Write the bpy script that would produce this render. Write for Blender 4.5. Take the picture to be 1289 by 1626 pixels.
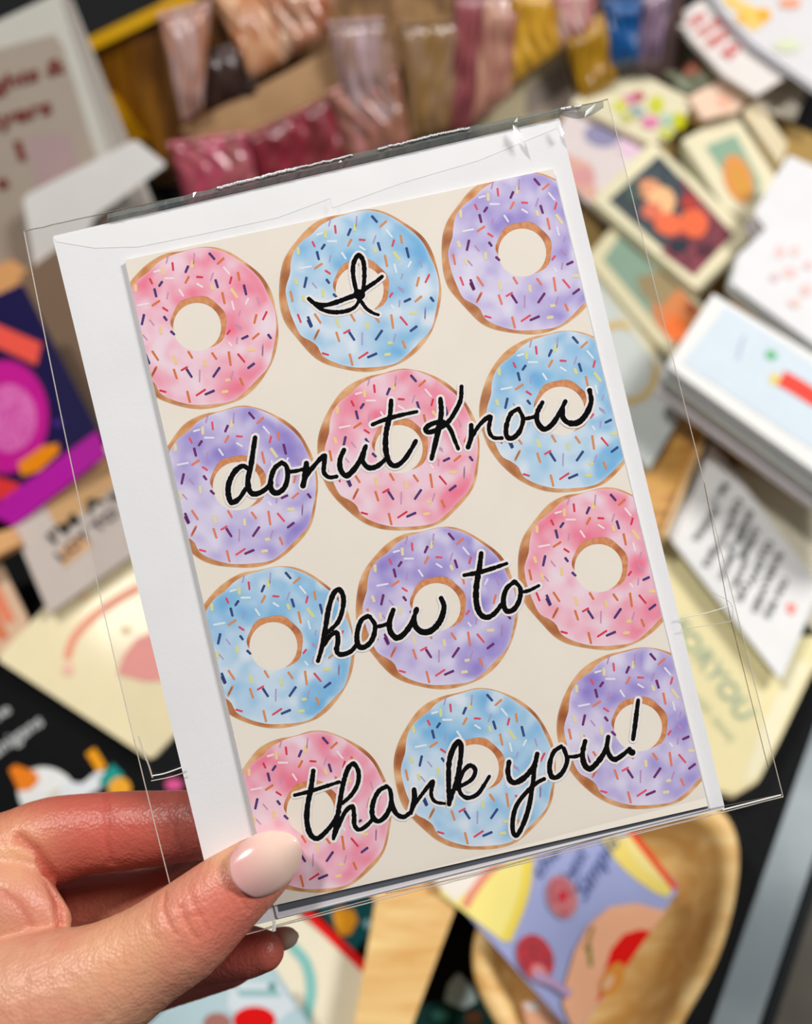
import bpy, bmesh, math, random
from mathutils import Vector, Matrix, noise
random.seed(7)
scene = bpy.context.scene
for o in list(bpy.data.objects):
    bpy.data.objects.remove(o)
COL = scene.collection
V = Vector

# ------------------------------------------------------------------ camera
W, H, F = 1289.0, 1626.0, 1500.0
CAMZ = 0.60
PITCH = math.radians(66)
cam_d = bpy.data.cameras.new('camera')
cam = bpy.data.objects.new('camera', cam_d)
COL.objects.link(cam)
scene.camera = cam
cam.location = (0, 0, CAMZ)
cam.rotation_euler = (math.pi / 2 - PITCH, 0, 0)
cam_d.sensor_width = 36
cam_d.lens = F / H * 36
cam_d.clip_start = 0.01
cam_d.clip_end = 50
cam_d.dof.use_dof = True
cam_d.dof.focus_distance = 0.247
cam_d.dof.aperture_fstop = cam_d.lens / 4.9
CM = Matrix.Translation(V((0, 0, CAMZ))) @ Matrix.Rotation(math.pi / 2 - PITCH, 4, 'X')
CO = V((0, 0, CAMZ))
CR = CM.to_3x3()


def P(px, py, d):
    """the point seen at a pixel, d metres in front of the camera"""
    return CM @ V(((px - W / 2) / F * d, -(py - H / 2) / F * d, -d))


def hit(px, py, p0, n):
    r = P(px, py, 1.0) - CO
    return CO + r * ((p0 - CO).dot(n) / r.dot(n))


UP = V((0, 0, 1))


def G(px, py, z=0.0):
    return hit(px, py, V((0, 0, z)), UP)


# ------------------------------------------------------------------ light
world = bpy.data.worlds.new('world')
scene.world = world
world.use_nodes = True
bgn = world.node_tree.nodes['Background']
bgn.inputs[0].default_value = (0.93, 0.96, 1.0, 1)
bgn.inputs[1].default_value = 0.12


def area(name, loc, target, size, power, col):
    l = bpy.data.lights.new(name, 'AREA')
    l.shape = 'DISK'
    l.size = size
    l.energy = power
    l.color = col
    o = bpy.data.objects.new(name, l)
    COL.objects.link(o)
    o.location = loc
    d = V(target) - V(loc)
    o.rotation_euler = d.to_track_quat('-Z', 'Y').to_euler()
    return o


area('ceiling_spot_light', (-0.70, 0.75, 1.75), (0.0, 0.3, 0.2), 0.20, 18.5, (1.0, 0.97, 0.92))
area('shop_light', (1.05, 0.60, 1.6), (0.15, 0.2, 0.0), 0.5, 24, (1.0, 0.97, 0.94))

scene.view_settings.view_transform = 'Standard'
scene.view_settings.look = 'None'
scene.view_settings.gamma = 1
scene.view_settings.exposure = 0.0
scene.view_settings.use_curve_mapping = False


# ------------------------------------------------------------------ materials
def s2l(c):
    c = c / 255.0
    return c / 12.92 if c <= 0.04045 else ((c + 0.055) / 1.055) ** 2.4


def lin(c):
    return (s2l(c[0]), s2l(c[1]), s2l(c[2]), 1)


MC = {}


def mat(col, rough=0.6, metal=0.0, coat=0.0, name='paper', bump=0.0, bscale=400, spec=0.12):
    key = (tuple(col), rough, metal, coat, name)
    if key in MC:
        return MC[key]
    m = bpy.data.materials.new(name)
    m.use_nodes = True
    nt = m.node_tree
    b = nt.nodes['Principled BSDF']
    b.inputs['Roughness'].default_value = rough
    b.inputs['Metallic'].default_value = metal
    b.inputs['Coat Weight'].default_value = coat
    b.inputs['Coat Roughness'].default_value = 0.12
    b.inputs['Specular IOR Level'].default_value = spec
    tc = nt.nodes.new('ShaderNodeTexCoord')
    n = nt.nodes.new('ShaderNodeTexNoise')
    n.inputs['Scale'].default_value = 60
    n.inputs['Detail'].default_value = 3
    nt.links.new(tc.outputs['Object'], n.inputs['Vector'])
    mx = nt.nodes.new('ShaderNodeMix')
    mx.data_type = 'RGBA'
    c = lin(col)
    mx.inputs[6].default_value = (c[0] * .95, c[1] * .95, c[2] * .95, 1)
    mx.inputs[7].default_value = (min(1, c[0] * 1.04), min(1, c[1] * 1.04), min(1, c[2] * 1.04), 1)
    nt.links.new(n.outputs['Fac'], mx.inputs[0])
    nt.links.new(mx.outputs[2], b.inputs['Base Color'])
    if bump > 0:
        n2 = nt.nodes.new('ShaderNodeTexNoise')
        n2.inputs['Scale'].default_value = bscale
        n2.inputs['Detail'].default_value = 4
        nt.links.new(tc.outputs['Object'], n2.inputs['Vector'])
        bp = nt.nodes.new('ShaderNodeBump')
        bp.inputs['Strength'].default_value = bump
        bp.inputs['Distance'].default_value = 0.001
        nt.links.new(n2.outputs['Fac'], bp.inputs['Height'])
        nt.links.new(bp.outputs['Normal'], b.inputs['Normal'])
    MC[key] = m
    return m


def mat_two(c1, c2, scale=18, rough=0.35, metal=0.0, stretch=(1, 1, 1), name='foil', dist=0.0, detail=4, bump=0.0, coat=0.0):
    m = bpy.data.materials.new(name)
    m.use_nodes = True
    nt = m.node_tree
    b = nt.nodes['Principled BSDF']
    b.inputs['Roughness'].default_value = rough
    b.inputs['Metallic'].default_value = metal
    b.inputs['Coat Weight'].default_value = coat
    tc = nt.nodes.new('ShaderNodeTexCoord')
    mp = nt.nodes.new('ShaderNodeMapping')
    mp.inputs['Scale'].default_value = stretch
    n = nt.nodes.new('ShaderNodeTexNoise')
    n.inputs['Scale'].default_value = scale
    n.inputs['Detail'].default_value = detail
    n.inputs['Distortion'].default_value = dist
    cr = nt.nodes.new('ShaderNodeValToRGB')
    cr.color_ramp.elements[0].position = 0.35
    cr.color_ramp.elements[1].position = 0.65
    cr.color_ramp.elements[0].color = lin(c1)
    cr.color_ramp.elements[1].color = lin(c2)
    nt.links.new(tc.outputs['Object'], mp.inputs['Vector'])
    nt.links.new(mp.outputs['Vector'], n.inputs['Vector'])
    nt.links.new(n.outputs['Fac'], cr.inputs[0])
    nt.links.new(cr.outputs[0], b.inputs['Base Color'])
    if bump > 0:
        bp = nt.nodes.new('ShaderNodeBump')
        bp.inputs['Strength'].default_value = bump
        bp.inputs['Distance'].default_value = 0.002
        nt.links.new(n.outputs['Fac'], bp.inputs['Height'])
        nt.links.new(bp.outputs['Normal'], b.inputs['Normal'])
    return m


def mat_vcol(name, rough=0.55, coat=0.0, sss=0.0):
    m = bpy.data.materials.new(name)
    m.use_nodes = True
    nt = m.node_tree
    b = nt.nodes['Principled BSDF']
    b.inputs['Roughness'].default_value = rough
    b.inputs['Coat Weight'].default_value = coat
    a = nt.nodes.new('ShaderNodeVertexColor')
    a.layer_name = 'Col'
    nt.links.new(a.outputs[0], b.inputs['Base Color'])
    return m


# ------------------------------------------------------------------ builders
def mk(name, verts, faces, mats, parent=None, midx=None, smooth=False, cols=None, origin=None):
    """verts in world space; linked as one mesh object whose origin is its parent's (or its own centre)"""
    if parent is not None:
        org = parent.matrix_world.translation.copy() if parent.parent is None else parent.parent.location.copy()
        org = V(parent['_org'])
    else:
        org = origin if origin is not None else sum((V(v) for v in verts), V()) / len(verts)
    me = bpy.data.meshes.new(name)
    me.from_pydata([tuple(V(v) - org) for v in verts], [], faces)
    if not isinstance(mats, (list, tuple)):
        mats = [mats]
    for m in mats:
        me.materials.append(m)
    if midx:
        me.polygons.foreach_set('material_index', midx)
    if smooth:
        me.polygons.foreach_set('use_smooth', [True] * len(me.polygons))
    if cols:
        ca = me.color_attributes.new('Col', 'FLOAT_COLOR', 'POINT')
        flat = []
        for c in cols:
            flat += [c[0], c[1], c[2], 1.0]
        ca.data.foreach_set('color', flat)
    me.update()
    o = bpy.data.objects.new(name, me)
    COL.objects.link(o)
    o['_org'] = list(org)
    if parent is None:
        o.location = org
    else:
        o.parent = parent
    return o


def thing(name, label, cat, loc, group=None):
    o = bpy.data.objects.new(name, None)
    COL.objects.link(o)
    o.location = loc
    o.empty_display_size = 0.02
    o['_org'] = list(loc)
    o['label'] = label
    o['category'] = cat
    if group:
        o['group'] = group
    return o


def tag(o, label, cat, group=None):
    o['label'] = label
    o['category'] = cat
    if group:
        o['group'] = group
    return o


def prism(pts, n, th, vs, fs):
    b = len(vs)
    k = len(pts)
    vs += [V(p) for p in pts] + [V(p) - n * th for p in pts]
    # orient the top face along n
    a = V()
    for i in range(k):
        a += V(pts[i]).cross(V(pts[(i + 1) % k]))
    top = list(range(b, b + k))
    bot = list(range(b + k, b + 2 * k))
    if a.dot(n) > 0:
        fs.append(top)
        fs.append(bot[::-1])
        for i in range(k):
            j = (i + 1) % k
            fs.append([top[i], bot[i], bot[j], top[j]])
    else:
        fs.append(top[::-1])
        fs.append(bot)
        for i in range(k):
            j = (i + 1) % k
            fs.append([top[j], bot[j], bot[i], top[i]])


def catmull(pts, n=8, closed=False):
    pts = [V(p) if not isinstance(p, Vector) else p for p in pts]
    if len(pts) < 3:
        return pts
    out = []
    k = len(pts)
    rng = range(k) if closed else range(k - 1)
    for i in rng:
        if closed:
            p0, p1, p2, p3 = pts[(i - 1) % k], pts[i], pts[(i + 1) % k], pts[(i + 2) % k]
        else:
            p1, p2 = pts[i], pts[i + 1]
            p0 = pts[i - 1] if i > 0 else p1 * 2 - p2
            p3 = pts[i + 2] if i + 2 < k else p2 * 2 - p1
        for j in range(n):
            t = j / n
            out.append(0.5 * ((2 * p1) + (p2 - p0) * t + (2 * p0 - 5 * p1 + 4 * p2 - p3) * t * t
                              + (3 * p1 - p0 - 3 * p2 + p3) * t ** 3))
    if not closed:
        out.append(pts[-1])
    return out


def rounded(pts, frac=0.12, n=4):
    """2-D polygon with rounded corners"""
    out = []
    k = len(pts)
    for i in range(k):
        a, b, c = V(pts[i - 1]), V(pts[i]), V(pts[(i + 1) % k])
        p, q = b.lerp(a, frac), b.lerp(c, frac)
        for j in range(n + 1):
            t = j / n
            out.append(p.lerp(b, t).lerp(b.lerp(q, t), t))
    return out


def ell(cx, cy, rx, ry, ang=0, n=24, a0=0, a1=360):
    out = []
    c, s = math.cos(math.radians(ang)), math.sin(math.radians(ang))
    full = (a1 - a0) >= 360
    m = n if full else n + 1
    for i in range(m):
        t = math.radians(a0 + (a1 - a0) * i / n)
        x, y = rx * math.cos(t), ry * math.sin(t)
        out.append((cx + x * c - y * s, cy + x * s + y * c))
    return out


def band(pts, w):
    """2-D ribbon polygon around a polyline"""
    pts = catmull([V((p[0], p[1])) for p in pts], 6)
    L, R = [], []
    for i, p in enumerate(pts):
        d = (pts[min(i + 1, len(pts) - 1)] - pts[max(i - 1, 0)])
        d.normalize()
        nn = V((-d.y, d.x)) * w / 2
        L.append(p + nn)
        R.append(p - nn)
    return [tuple(p) for p in L + R[::-1]]


class Sheet:
    """a plane in the world that things are drawn on"""
    def __init__(self, p0, n):
        self.p0, self.n = V(p0), V(n).normalized()

    def q(self, p, h=0.0):
        return hit(p[0], p[1], self.p0 + self.n * h, self.n)


def artwork(root, sheet, items, h0=0.0003, name='printed_artwork', coat=0.0, rough=0.75):
    vs, fs, mats, mi = [], [], [], []
    h = h0
    for poly, col in items:
        h += 0.00012
        b = len(vs)
        pts = [sheet.q(p, h) for p in poly]
        a = V()
        for i in range(len(pts)):
            a += pts[i].cross(pts[(i + 1) % len(pts)])
        idx = list(range(b, b + len(pts)))
        if a.dot(sheet.n) < 0:
            idx = idx[::-1]
        vs += pts
        fs.append(idx)
        m = mat(col, rough, 0, coat, 'printed_ink') if not isinstance(col, bpy.types.Material) else col
        if m not in mats:
            mats.append(m)
        mi.append(mats.index(m))
    return mk(name, vs, fs, mats, root, mi)


def text_on(root, sheet, s, p0, p1, hpx, col, name='printed_lettering', h=0.0012, bold=0.0, shear=0.0, fit=True, space=1.0):
    """flat lettering on a sheet: the baseline runs from pixel p0 to pixel p1"""
    c = bpy.data.curves.new(name, 'FONT')
    c.body = s
    c.size = 1
    c.offset = bold
    c.shear = shear
    c.space_character = space
    c.resolution_u = 3
    tmp = bpy.data.objects.new('tmp', c)
    COL.objects.link(tmp)
    dg = bpy.context.evaluated_depsgraph_get()
    me0 = bpy.data.meshes.new_from_object(tmp.evaluated_get(dg))
    bpy.data.objects.remove(tmp)
    xs = [v.co.x for v in me0.vertices]
    x0, x1 = min(xs), max(xs)
    A, B = sheet.q(p0, h), sheet.q(p1, h)
    u = (B - A)
    L = u.length
    u.normalize()
    v = sheet.n.cross(u)
    sx = L / (x1 - x0)
    # height measured at the start of the line
    up_px = V((-(p1[1] - p0[1]), p1[0] - p0[0])).normalized() * -1
    d = sheet.q((p0[0] + up_px.x * -hpx, p0[1] + up_px.y * -hpx), h) - A
    d2 = sheet.q((p0[0] + up_px.x * hpx, p0[1] + up_px.y * hpx), h) - A
    hh = abs(d.dot(v)) if abs(d.dot(v)) > 1e-6 else abs(d2.dot(v))
    sy = hh / 0.72
    vs = [A + u * ((p.co.x - x0) * sx) + v * (p.co.y * sy) for p in me0.vertices]
    fs = [list(p.vertices) for p in me0.polygons]
    bpy.data.meshes.remove(me0)
    return mk(name, vs, fs, mat(col, 0.5, 0, 0, 'printed_ink'), root)


FACE = V((0.0, -0.62, 0.78))


ORD = ['', 'first', 'second', 'third', 'fourth', 'fifth', 'sixth', 'seventh', 'eighth', 'ninth', 'tenth', 'eleventh', 'twelfth']


def card(name, label, cat, quad, z, col, art=(), n=UP, anchor=None, th=0.0012, stack=1, round_=0.03,
         group=None, coat=0.0, texts=(), under=None, sheetname='card_sheet', step=0.0022):
    """a paper card whose outline is seen at the pixels of quad, lying on the plane (z, n)"""
    anchor = anchor or (sum(p[0] for p in quad) / len(quad), sum(p[1] for p in quad) / len(quad))
    p0 = G(anchor[0], anchor[1], z)
    sh = Sheet(p0, n)
    c2 = rounded([tuple(p) for p in quad], round_, 3)
    top = [sh.q(p) for p in c2]
    cen = sum(top, V()) / len(top)
    root = thing(name, label, cat, cen - sh.n * th, group)
    vs, fs = [], []
    prism(top, sh.n, th, vs, fs)
    mk(sheetname, vs, fs, mat(col, 0.75, 0, coat, 'card_stock', 0.05), root)
    for k in range(1, stack):
        vs, fs = [], []
        r = random.Random(k + int(quad[0][0]))
        off = V((r.uniform(-1, 1), r.uniform(-1, 1), 0)) * 0.0016
        off -= sh.n * off.dot(sh.n)
        prism([p - sh.n * step * k + off for p in top], sh.n, th * .9, vs, fs)
        c_ = tuple(max(0, x - r.randint(0, 14)) for x in col)
        if k == 1:
            mk('back_panel', vs, fs, mat(c_, 0.6, 0, 0, 'card_stock'), root)
        else:
            tag(mk('greeting_card', vs, fs, mat(c_, 0.6, 0, 0, 'card_stock')), ORD[k] + ' card from the top in the ' + under, 'card', under)
    if art:
        artwork(root, sh, art)
    for t in texts:
        text_on(root, sh, *t[0], **t[1])
    return root, sh


# ------------------------------------------------------------------ the setting
def line_pt(a, b, t):
    return a + (b - a) * t


cloth = mat_two((4, 5, 7), (9, 12, 14), 300, 1.0, name='black_cloth')
e0, e1 = G(1127, 1626), G(1289, 1160)      # inner edge of the grey table rim
r0, r1 = G(1205, 1626), G(1289, 1400)      # outer edge of the rim
ed = (e1 - e0).normalized()
A0, A1 = e0 - ed * 0.6, e0 + ed * 2.2
rn = V((ed.y, -ed.x, 0))
rw = abs((r0 - e0).dot(rn))
vs, fs = [], []
prism([A0, A1, A1 + V((-3.0, 0.4, 0)), A0 + V((-2.2, -0.0, 0))], UP, 0.03, vs, fs)
o = mk('table_top', vs, fs, cloth)
o.name = 'table'
tag(o, 'market table under a black cloth below all the cards and trays', 'table')
vs, fs = [], []
prism([A0 + rn * 0.001, A1 + rn * 0.001, A1 + rn * rw, A0 + rn * rw], UP, 0.028, vs, fs)
rim = mk('table_rim', vs, fs, mat_two((118, 130, 136), (148, 158, 162), 12, 0.5, 0.2, name='grey_metal'), o)
vs, fs = [], []
prism([A0 + rn * (rw + .001) + UP * .002, A1 + rn * (rw + .001) + UP * .002, A1 + rn * (rw + .007) + UP * .002, A0 + rn * (rw + .007) + UP * .002], UP, 0.035, vs, fs)
mk('table_edging', vs, fs, mat((22, 28, 30), 0.5, name='dark_rubber'), o)
vs, fs = [], []
for sx, sy in ((-1.9, -0.3), (-2.2, 1.4)):
    c = V((sx, sy, 0))
    prism([c + V((-.03, -.03, -.031)), c + V((.03, -.03, -.031)), c + V((.03, .03, -.031)), c + V((-.03, .03, -.031))], UP, 0.719, vs, fs)
mk('table_leg', vs[:8], fs[:6], mat((60, 62, 64), 0.5, 0.3, name='grey_metal_leg'), o)
mk('table_leg', vs[:8], fs[:6], mat((60, 62, 64), 0.5, 0.3, name='grey_metal_leg'), o).location = (2.15, 0.1, 0)
fl = mk('floor', [(-4, -4, -.75), (4, -4, -.75), (4, 5, -.75), (-4, 5, -.75)], [[0, 1, 2, 3]],
        mat_two((104, 99, 88), (128, 122, 110), 6, 0.8, name='floor_concrete', bump=0.2))
fl['kind'] = 'structure'

# ------------------------------------------------------------------ wood
wood_pale = mat_two((250, 214, 146), (226, 172, 96), 9, 0.45, stretch=(1, 7, 7), name='pale_wood', dist=1.5, bump=0.1)
wood_gold = mat_two((230, 174, 84), (178, 122, 50), 14, 0.4, stretch=(1, 6, 6), name='golden_wood', dist=2, bump=0.1)
wood_brown = mat_two((168, 128, 84), (104, 74, 44), 10, 0.5, stretch=(6, 1, 6), name='brown_wood', dist=1.5, bump=0.1)


def bowl(name, label, outline, z, wood, depth=0.04, rim=0.13, inner=None):
    pts = catmull([V((p[0], p[1])) for p in outline], 5, True)
    top = [G(p.x, p.y, z) for p in pts]
    c = sum(top, V()) / len(top)
    root = thing(name, label, 'bowl', V((c.x, c.y, z - depth)))

    def ring(s, zz):
        return [V((c.x + (p.x - c.x) * s, c.y + (p.y - c.y) * s, zz)) for p in top]
    prof = [(0.05, z - depth), (0.72, z - depth), (0.9, z - depth * .55), (0.99, z - .006), (1.0, z - .002), (0.985, z), (1 - rim * .5, z + .001), (1 - rim, z - .001),
            (1 - rim - .03, z - .006), (0.70, z - depth * .6), (0.55, z - depth * .82), (0.05, z - depth * .85)]
    rings = [ring(s, zz) for s, zz in prof]
    k = len(top)
    vs = [p for r in rings for p in r]
    fs = []
    for a in range(len(rings) - 1):
        for i in range(k):
            j = (i + 1) % k
            fs.append([a * k + i, a * k + j, (a + 1) * k + j, (a + 1) * k + i])
    fs.append(list(range(k))[::-1])
    fs.append([(len(rings) - 1) * k + i for i in range(k)])
    mk('bowl_body', vs, fs, wood, root, smooth=True)
    return root


bowl('wooden_bowl', 'oval natural wood bowl under the lavender fruit card', [(985, 1262), (1090, 1262), (1150, 1290), (1174, 1345), (1168, 1430), (1142, 1520),
     (1100, 1600), (1040, 1690), (940, 1740), (840, 1700), (778, 1610), (752, 1545), (757, 1475), (800, 1395), (890, 1310)], 0.046, wood_pale, 0.044)
bowl('wooden_bowl', 'golden wooden bowl under the white card stack at the right edge', [(1128, 655), (1143, 690), (1185, 722), (1240, 742), (1300, 752), (1400, 745), (1450, 690),
     (1440, 590), (1340, 500), (1220, 500), (1145, 560)], 0.05, wood_gold, 0.045, 0.10)


def board(root, p4, z, th, wood, name='wooden_board'):
    vs, fs = [], []
    prism([G(p[0], p[1], z) for p in p4], UP, th, vs, fs)
    return mk(name, vs, fs, wood, root)


# crate seen at the bottom left of centre
c0 = G(640, 1520, 0.0)
cr = thing('wooden_crate', 'pale wooden crate side running down beside the red-edged cream card', 'crate', c0)
board(cr, [(596, 1430), (732, 1418), (650, 1640), (560, 1640)], 0.055, 0.0545, wood_pale)
board(cr, [(560, 1640), (650, 1640), (622, 1700), (535, 1700)], 0.0545, 0.054, wood_pale)
board(cr, [(470, 1300), (730, 1300), (732, 1417), (596, 1429)], 0.050, 0.0495, wood_pale)
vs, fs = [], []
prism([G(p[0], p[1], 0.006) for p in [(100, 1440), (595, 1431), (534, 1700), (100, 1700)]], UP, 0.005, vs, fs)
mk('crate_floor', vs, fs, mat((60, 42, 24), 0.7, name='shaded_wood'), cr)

# crate at right centre that holds the floral cards
cr2 = thing('wooden_crate', 'tan wooden crate corner between the gold ring card and the black text card', 'crate', G(1070, 760, 0.0))
board(cr2, [(1094, 645), (1130, 655), (1048, 850), (1004, 830), (990, 760)], 0.040, 0.0395, wood_gold)
board(cr2, [(1130, 655), (1136, 662), (1056, 856), (1048, 850)], 0.046, 0.0455, mat_two((232, 194, 140), (212, 168, 108), 12, 0.5, name='light_wood_edge'))
board(cr2, [(860, 420), (1094, 400), (1120, 500), (1094, 644), (990, 759), (860, 700)], 0.012, 0.011, wood_brown, 'crate_floor')

# ------------------------------------------------------------------ bottom cards
PEACH, RED, LAV = (250, 186, 146), (238, 20, 12), (168, 176, 222)
strawb = mat_two((214, 24, 44), (150, 20, 40), 420, 0.5, name='strawberry_print', detail=1)
fig = mat_two((214, 120, 120), (178, 70, 84), 200, 0.5, name='fig_print')
r_, sh = card('greeting_card', 'lavender fruit greeting card with strawberry and blue script on the oval bowl', 'card',
     [(1079, 1411), (914, 1646), (647, 1346), (811, 1113)], 0.056, LAV, n=V((0.02, 0.03, 1)), th=0.0016, stack=2, art=[
     (band([(850, 1180), (930, 1270), (985, 1355), (1040, 1402), (1066, 1412)], 26), (250, 226, 120)),
     ([(985, 1330), (1000, 1322), (1066, 1398), (1070, 1410), (1045, 1400), (1010, 1372)], (252, 232, 150)),
     ([(988, 1312), (1000, 1310), (1078, 1410), (1067, 1412)], (240, 66, 36)),
     ([(690, 1300), (835, 1300), (842, 1360), (836, 1420), (818, 1470), (801, 1497), (700, 1420)], (252, 236, 142)),
     (band([(840, 1330), (836, 1400), (822, 1450), (803, 1493)], 15), (246, 222, 92)),
     ([(700, 1370), (790, 1370), (762, 1398), (722, 1432), (690, 1400)], (246, 238, 226)),
     (band([(800, 1362), (775, 1385), (750, 1418), (738, 1440)], 13), (240, 150, 126)),
     (ell(892, 1424, 25, 36, -15), (190, 150, 160)), (ell(892, 1424, 21, 32, -15), fig), (ell(893, 1423, 6, 9, -15), (214, 16, 50)),
     ([(893, 1596), (898, 1558), (912, 1510), (935, 1468), (968, 1440), (1010, 1434), (1040, 1442), (1058, 1446), (1020, 1496), (914, 1644)], PEACH),
     ([(947, 1594), (958, 1548), (970, 1508), (990, 1484), (1015, 1476), (1034, 1478), (990, 1540)], RED),
     (band([(935, 1500), (938, 1535)], 7), (150, 140, 70)), (band([(942, 1470), (930, 1510)], 5), (160, 130, 70)),
     (ell(972, 1555, 16, 30, 30), (228, 150, 60)), (ell(966, 1560, 6, 14, 30), (240, 190, 150)),
     (ell(850, 1520, 28, 38, -22), strawb), (ell(856, 1546, 12, 16, -30), (228, 150, 150)),
     (band([(848, 1548), (880, 1562), (905, 1580)], 14), (190, 160, 196)),
     ], texts=[((('the', (852, 1410), (893, 1356), 24, (70, 92, 150)), dict(shear=.4)))[0:2] and ((('the', (858, 1396), (893, 1352), 22, (70, 92, 150))), dict(shear=.4)),
               ((('best', (906, 1408), (936, 1352), 24, (70, 92, 150))), dict(shear=.4)),
               ((('Simple', (930, 1432), (985, 1334), 28, (64, 88, 150))), dict(shear=.4))])

TEAL = (96, 186, 184)
card('greeting_card', 'cream greeting card with a red edge and teal ribbon beside the pale crate', 'card',
     [(420, 1410), (592, 1548), (588, 1700), (330, 1700), (330, 1480)], 0.030, (240, 232, 208), th=0.0015, stack=2, art=[
     ([(475, 1448), (488, 1441), (594, 1540), (588, 1556)], (226, 24, 22)),
     (band([(462, 1500), (486, 1530), (494, 1570), (488, 1610), (484, 1640)], 17), (136, 198, 194)),
     ([(462, 1610), (478, 1606), (486, 1640), (465, 1640)], (60, 176, 168))])
card('greeting_card', 'dark teal card with an orange blossom behind the red-edged card', 'card',
     [(490, 1420), (620, 1360), (600, 1470), (560, 1512)], 0.022, (14, 84, 92), th=0.0015, art=[
     ([(528, 1448), (540, 1440), (562, 1445), (568, 1462), (556, 1484), (540, 1486), (532, 1470)], (240, 164, 36)),
     (ell(583, 1467, 6, 7), (140, 190, 200)),
     ([(600, 1425), (640, 1415), (622, 1450), (600, 1462)], (244, 150, 110))])
card('greeting_card', 'pale blue greeting card with a bright red ball below the fingertips', 'card',
     [(322, 1546), (432, 1540), (500, 1650), (460, 1740), (180, 1740), (235, 1625)], 0.06, (190, 216, 222), n=V((0, -.1, 1)), th=0.0016, stack=2, art=[
     ([(365, 1560), (440, 1560), (470, 1600), (420, 1640), (360, 1600)], (222, 232, 238)),
     ([(375, 1572), (440, 1572), (448, 1582), (380, 1582)], (150, 196, 198)),
     (ell(404, 1620, 34, 22, 0), (230, 16, 16)), (ell(345, 1624, 22, 16, 0), (176, 120, 112)),
     (ell(432, 1566, 6, 6), (70, 150, 140)), (ell(372, 1562, 6, 5), (100, 160, 150))])
card('paper_tag', 'pointed pale blue paper tag in the dark gap left of the oval bowl', 'tag',
     [(728, 1544), (748, 1566), (758, 1590), (735, 1603), (705, 1590), (712, 1562)], 0.012, (176, 198, 200), th=0.0015, round_=.2)
card('greeting_card', 'dark green card with pale bits lying at the foot of the bowl', 'card',
     [(650, 1600), (800, 1570), (905, 1640), (850, 1720), (640, 1720)], 0.010, (18, 58, 54), th=0.0015, art=[
     ([(815, 1602), (840, 1592), (880, 1622), (860, 1632)], (200, 210, 200)),
     (ell(752, 1616, 14, 10), (96, 58, 30)), (ell(700, 1612, 14, 9), (60, 120, 110))])
card('greeting_card', 'small peach and cream card corner under the foot of the lavender card', 'card',
     [(828, 1592), (878, 1578), (920, 1626), (900, 1680), (850, 1680)], 0.050, (238, 176, 140), th=0.0012, art=[
     ([(830, 1594), (850, 1590), (858, 1604), (838, 1606)], (224, 214, 206)), ([(862, 1585), (878, 1582), (892, 1600), (874, 1610)], (250, 206, 180))])

# ------------------------------------------------------------------ left column
card('greeting_card', 'cream greeting card with a salmon arc and pink shape left of the held card', 'card',
     [(190, 838), (430, 1000), (240, 1207), (-6, 1046)], 0.034, (238, 224, 184), th=0.0016, stack=2, art=[
     (band([(106, 1046), (118, 1012), (150, 978), (186, 952), (222, 932)], 13), (238, 158, 132)),
     ([(186, 1070), (196, 1040), (216, 1014), (250, 1000), (290, 1020), (290, 1080), (230, 1082)], (236, 160, 152)),
     (ell(178, 900, 9, 7), (234, 200, 160)), (ell(134, 946, 9, 6), (234, 200, 160)), (ell(200, 1000, 8, 6), (232, 204, 160)),
     (ell(108, 1062, 9, 11), (244, 196, 176))], coat=.08)
card('greeting_card', 'black greeting card with white lettering and a white bird drawing', 'card',
     [(-90, 985), (16, 1062), (236, 1208), (330, 1290), (300, 1420), (-90, 1420)], 0.020, (8, 9, 12), th=0.0016, stack=2, coat=0.05, art=[
     (ell(76, 1262, 50, 42, 30), (236, 238, 236)),
     (ell(72, 1300, 40, 42, 0), (232, 234, 232)),
     ([(100, 1240), (130, 1244), (158, 1222), (172, 1226), (158, 1252), (120, 1274), (95, 1290)], (226, 230, 234)),
     ([(14, 1222), (24, 1214), (58, 1226), (62, 1240), (48, 1254), (30, 1256)], (240, 130, 30)),
     (ell(84, 1264, 6, 16, 40), (220, 210, 196)),
     (band([(143, 1192), (152, 1205), (162, 1222)], 17), (240, 160, 28)),
     (band([(166, 1248), (178, 1232), (188, 1222)], 26), (28, 150, 140)),
     (ell(190, 1252, 18, 18, 0), (240, 170, 50)),
     (ell(276, 1246, 14, 10, 0), (226, 90, 150))],
     texts=[((('shenanigans', (-60, 1240), (70, 1150), 22, (206, 208, 208))), dict(bold=.01)),
            ((('all the', (-60, 1185), (18, 1130), 18, (206, 208, 208))), dict(bold=.01))])
r_, sh = card('greeting_card', 'white card with black lettering and a tan patch below the purple band', 'card',
     [(18, 834), (176, 700), (240, 860), (78, 975)], 0.044, (196, 184, 176), th=0.0015, stack=2, art=[
     ([(72, 800), (170, 716), (196, 760), (150, 800), (92, 842)], (196, 156, 110)),
     ([(96, 870), (120, 850), (150, 862), (100, 902)], (214, 168, 126))],
     texts=[(("I'M A", (86, 864), (168, 794), 20, (28, 26, 26)), dict(bold=.03)),
            (("LOT TO", (98, 892), (190, 816), 18, (40, 34, 32)), dict(bold=.03)),
            (("HANDLE", (180, 800), (215, 772), 18, (40, 34, 32)), dict(bold=.03))])
card('greeting_card', 'narrow card with orange stripes at the left edge beside the cream card', 'card',
     [(-60, 880), (0, 893), (46, 985), (20, 1032), (-60, 1060)], 0.030, (214, 180, 150), th=0.0015, stack=2, art=[
     ([(-40, 920), (-5, 925), (24, 985), (10, 990)], (226, 130, 96)), ([(-40, 960), (-10, 965), (14, 1010), (0, 1018)], (214, 120, 84))])
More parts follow.
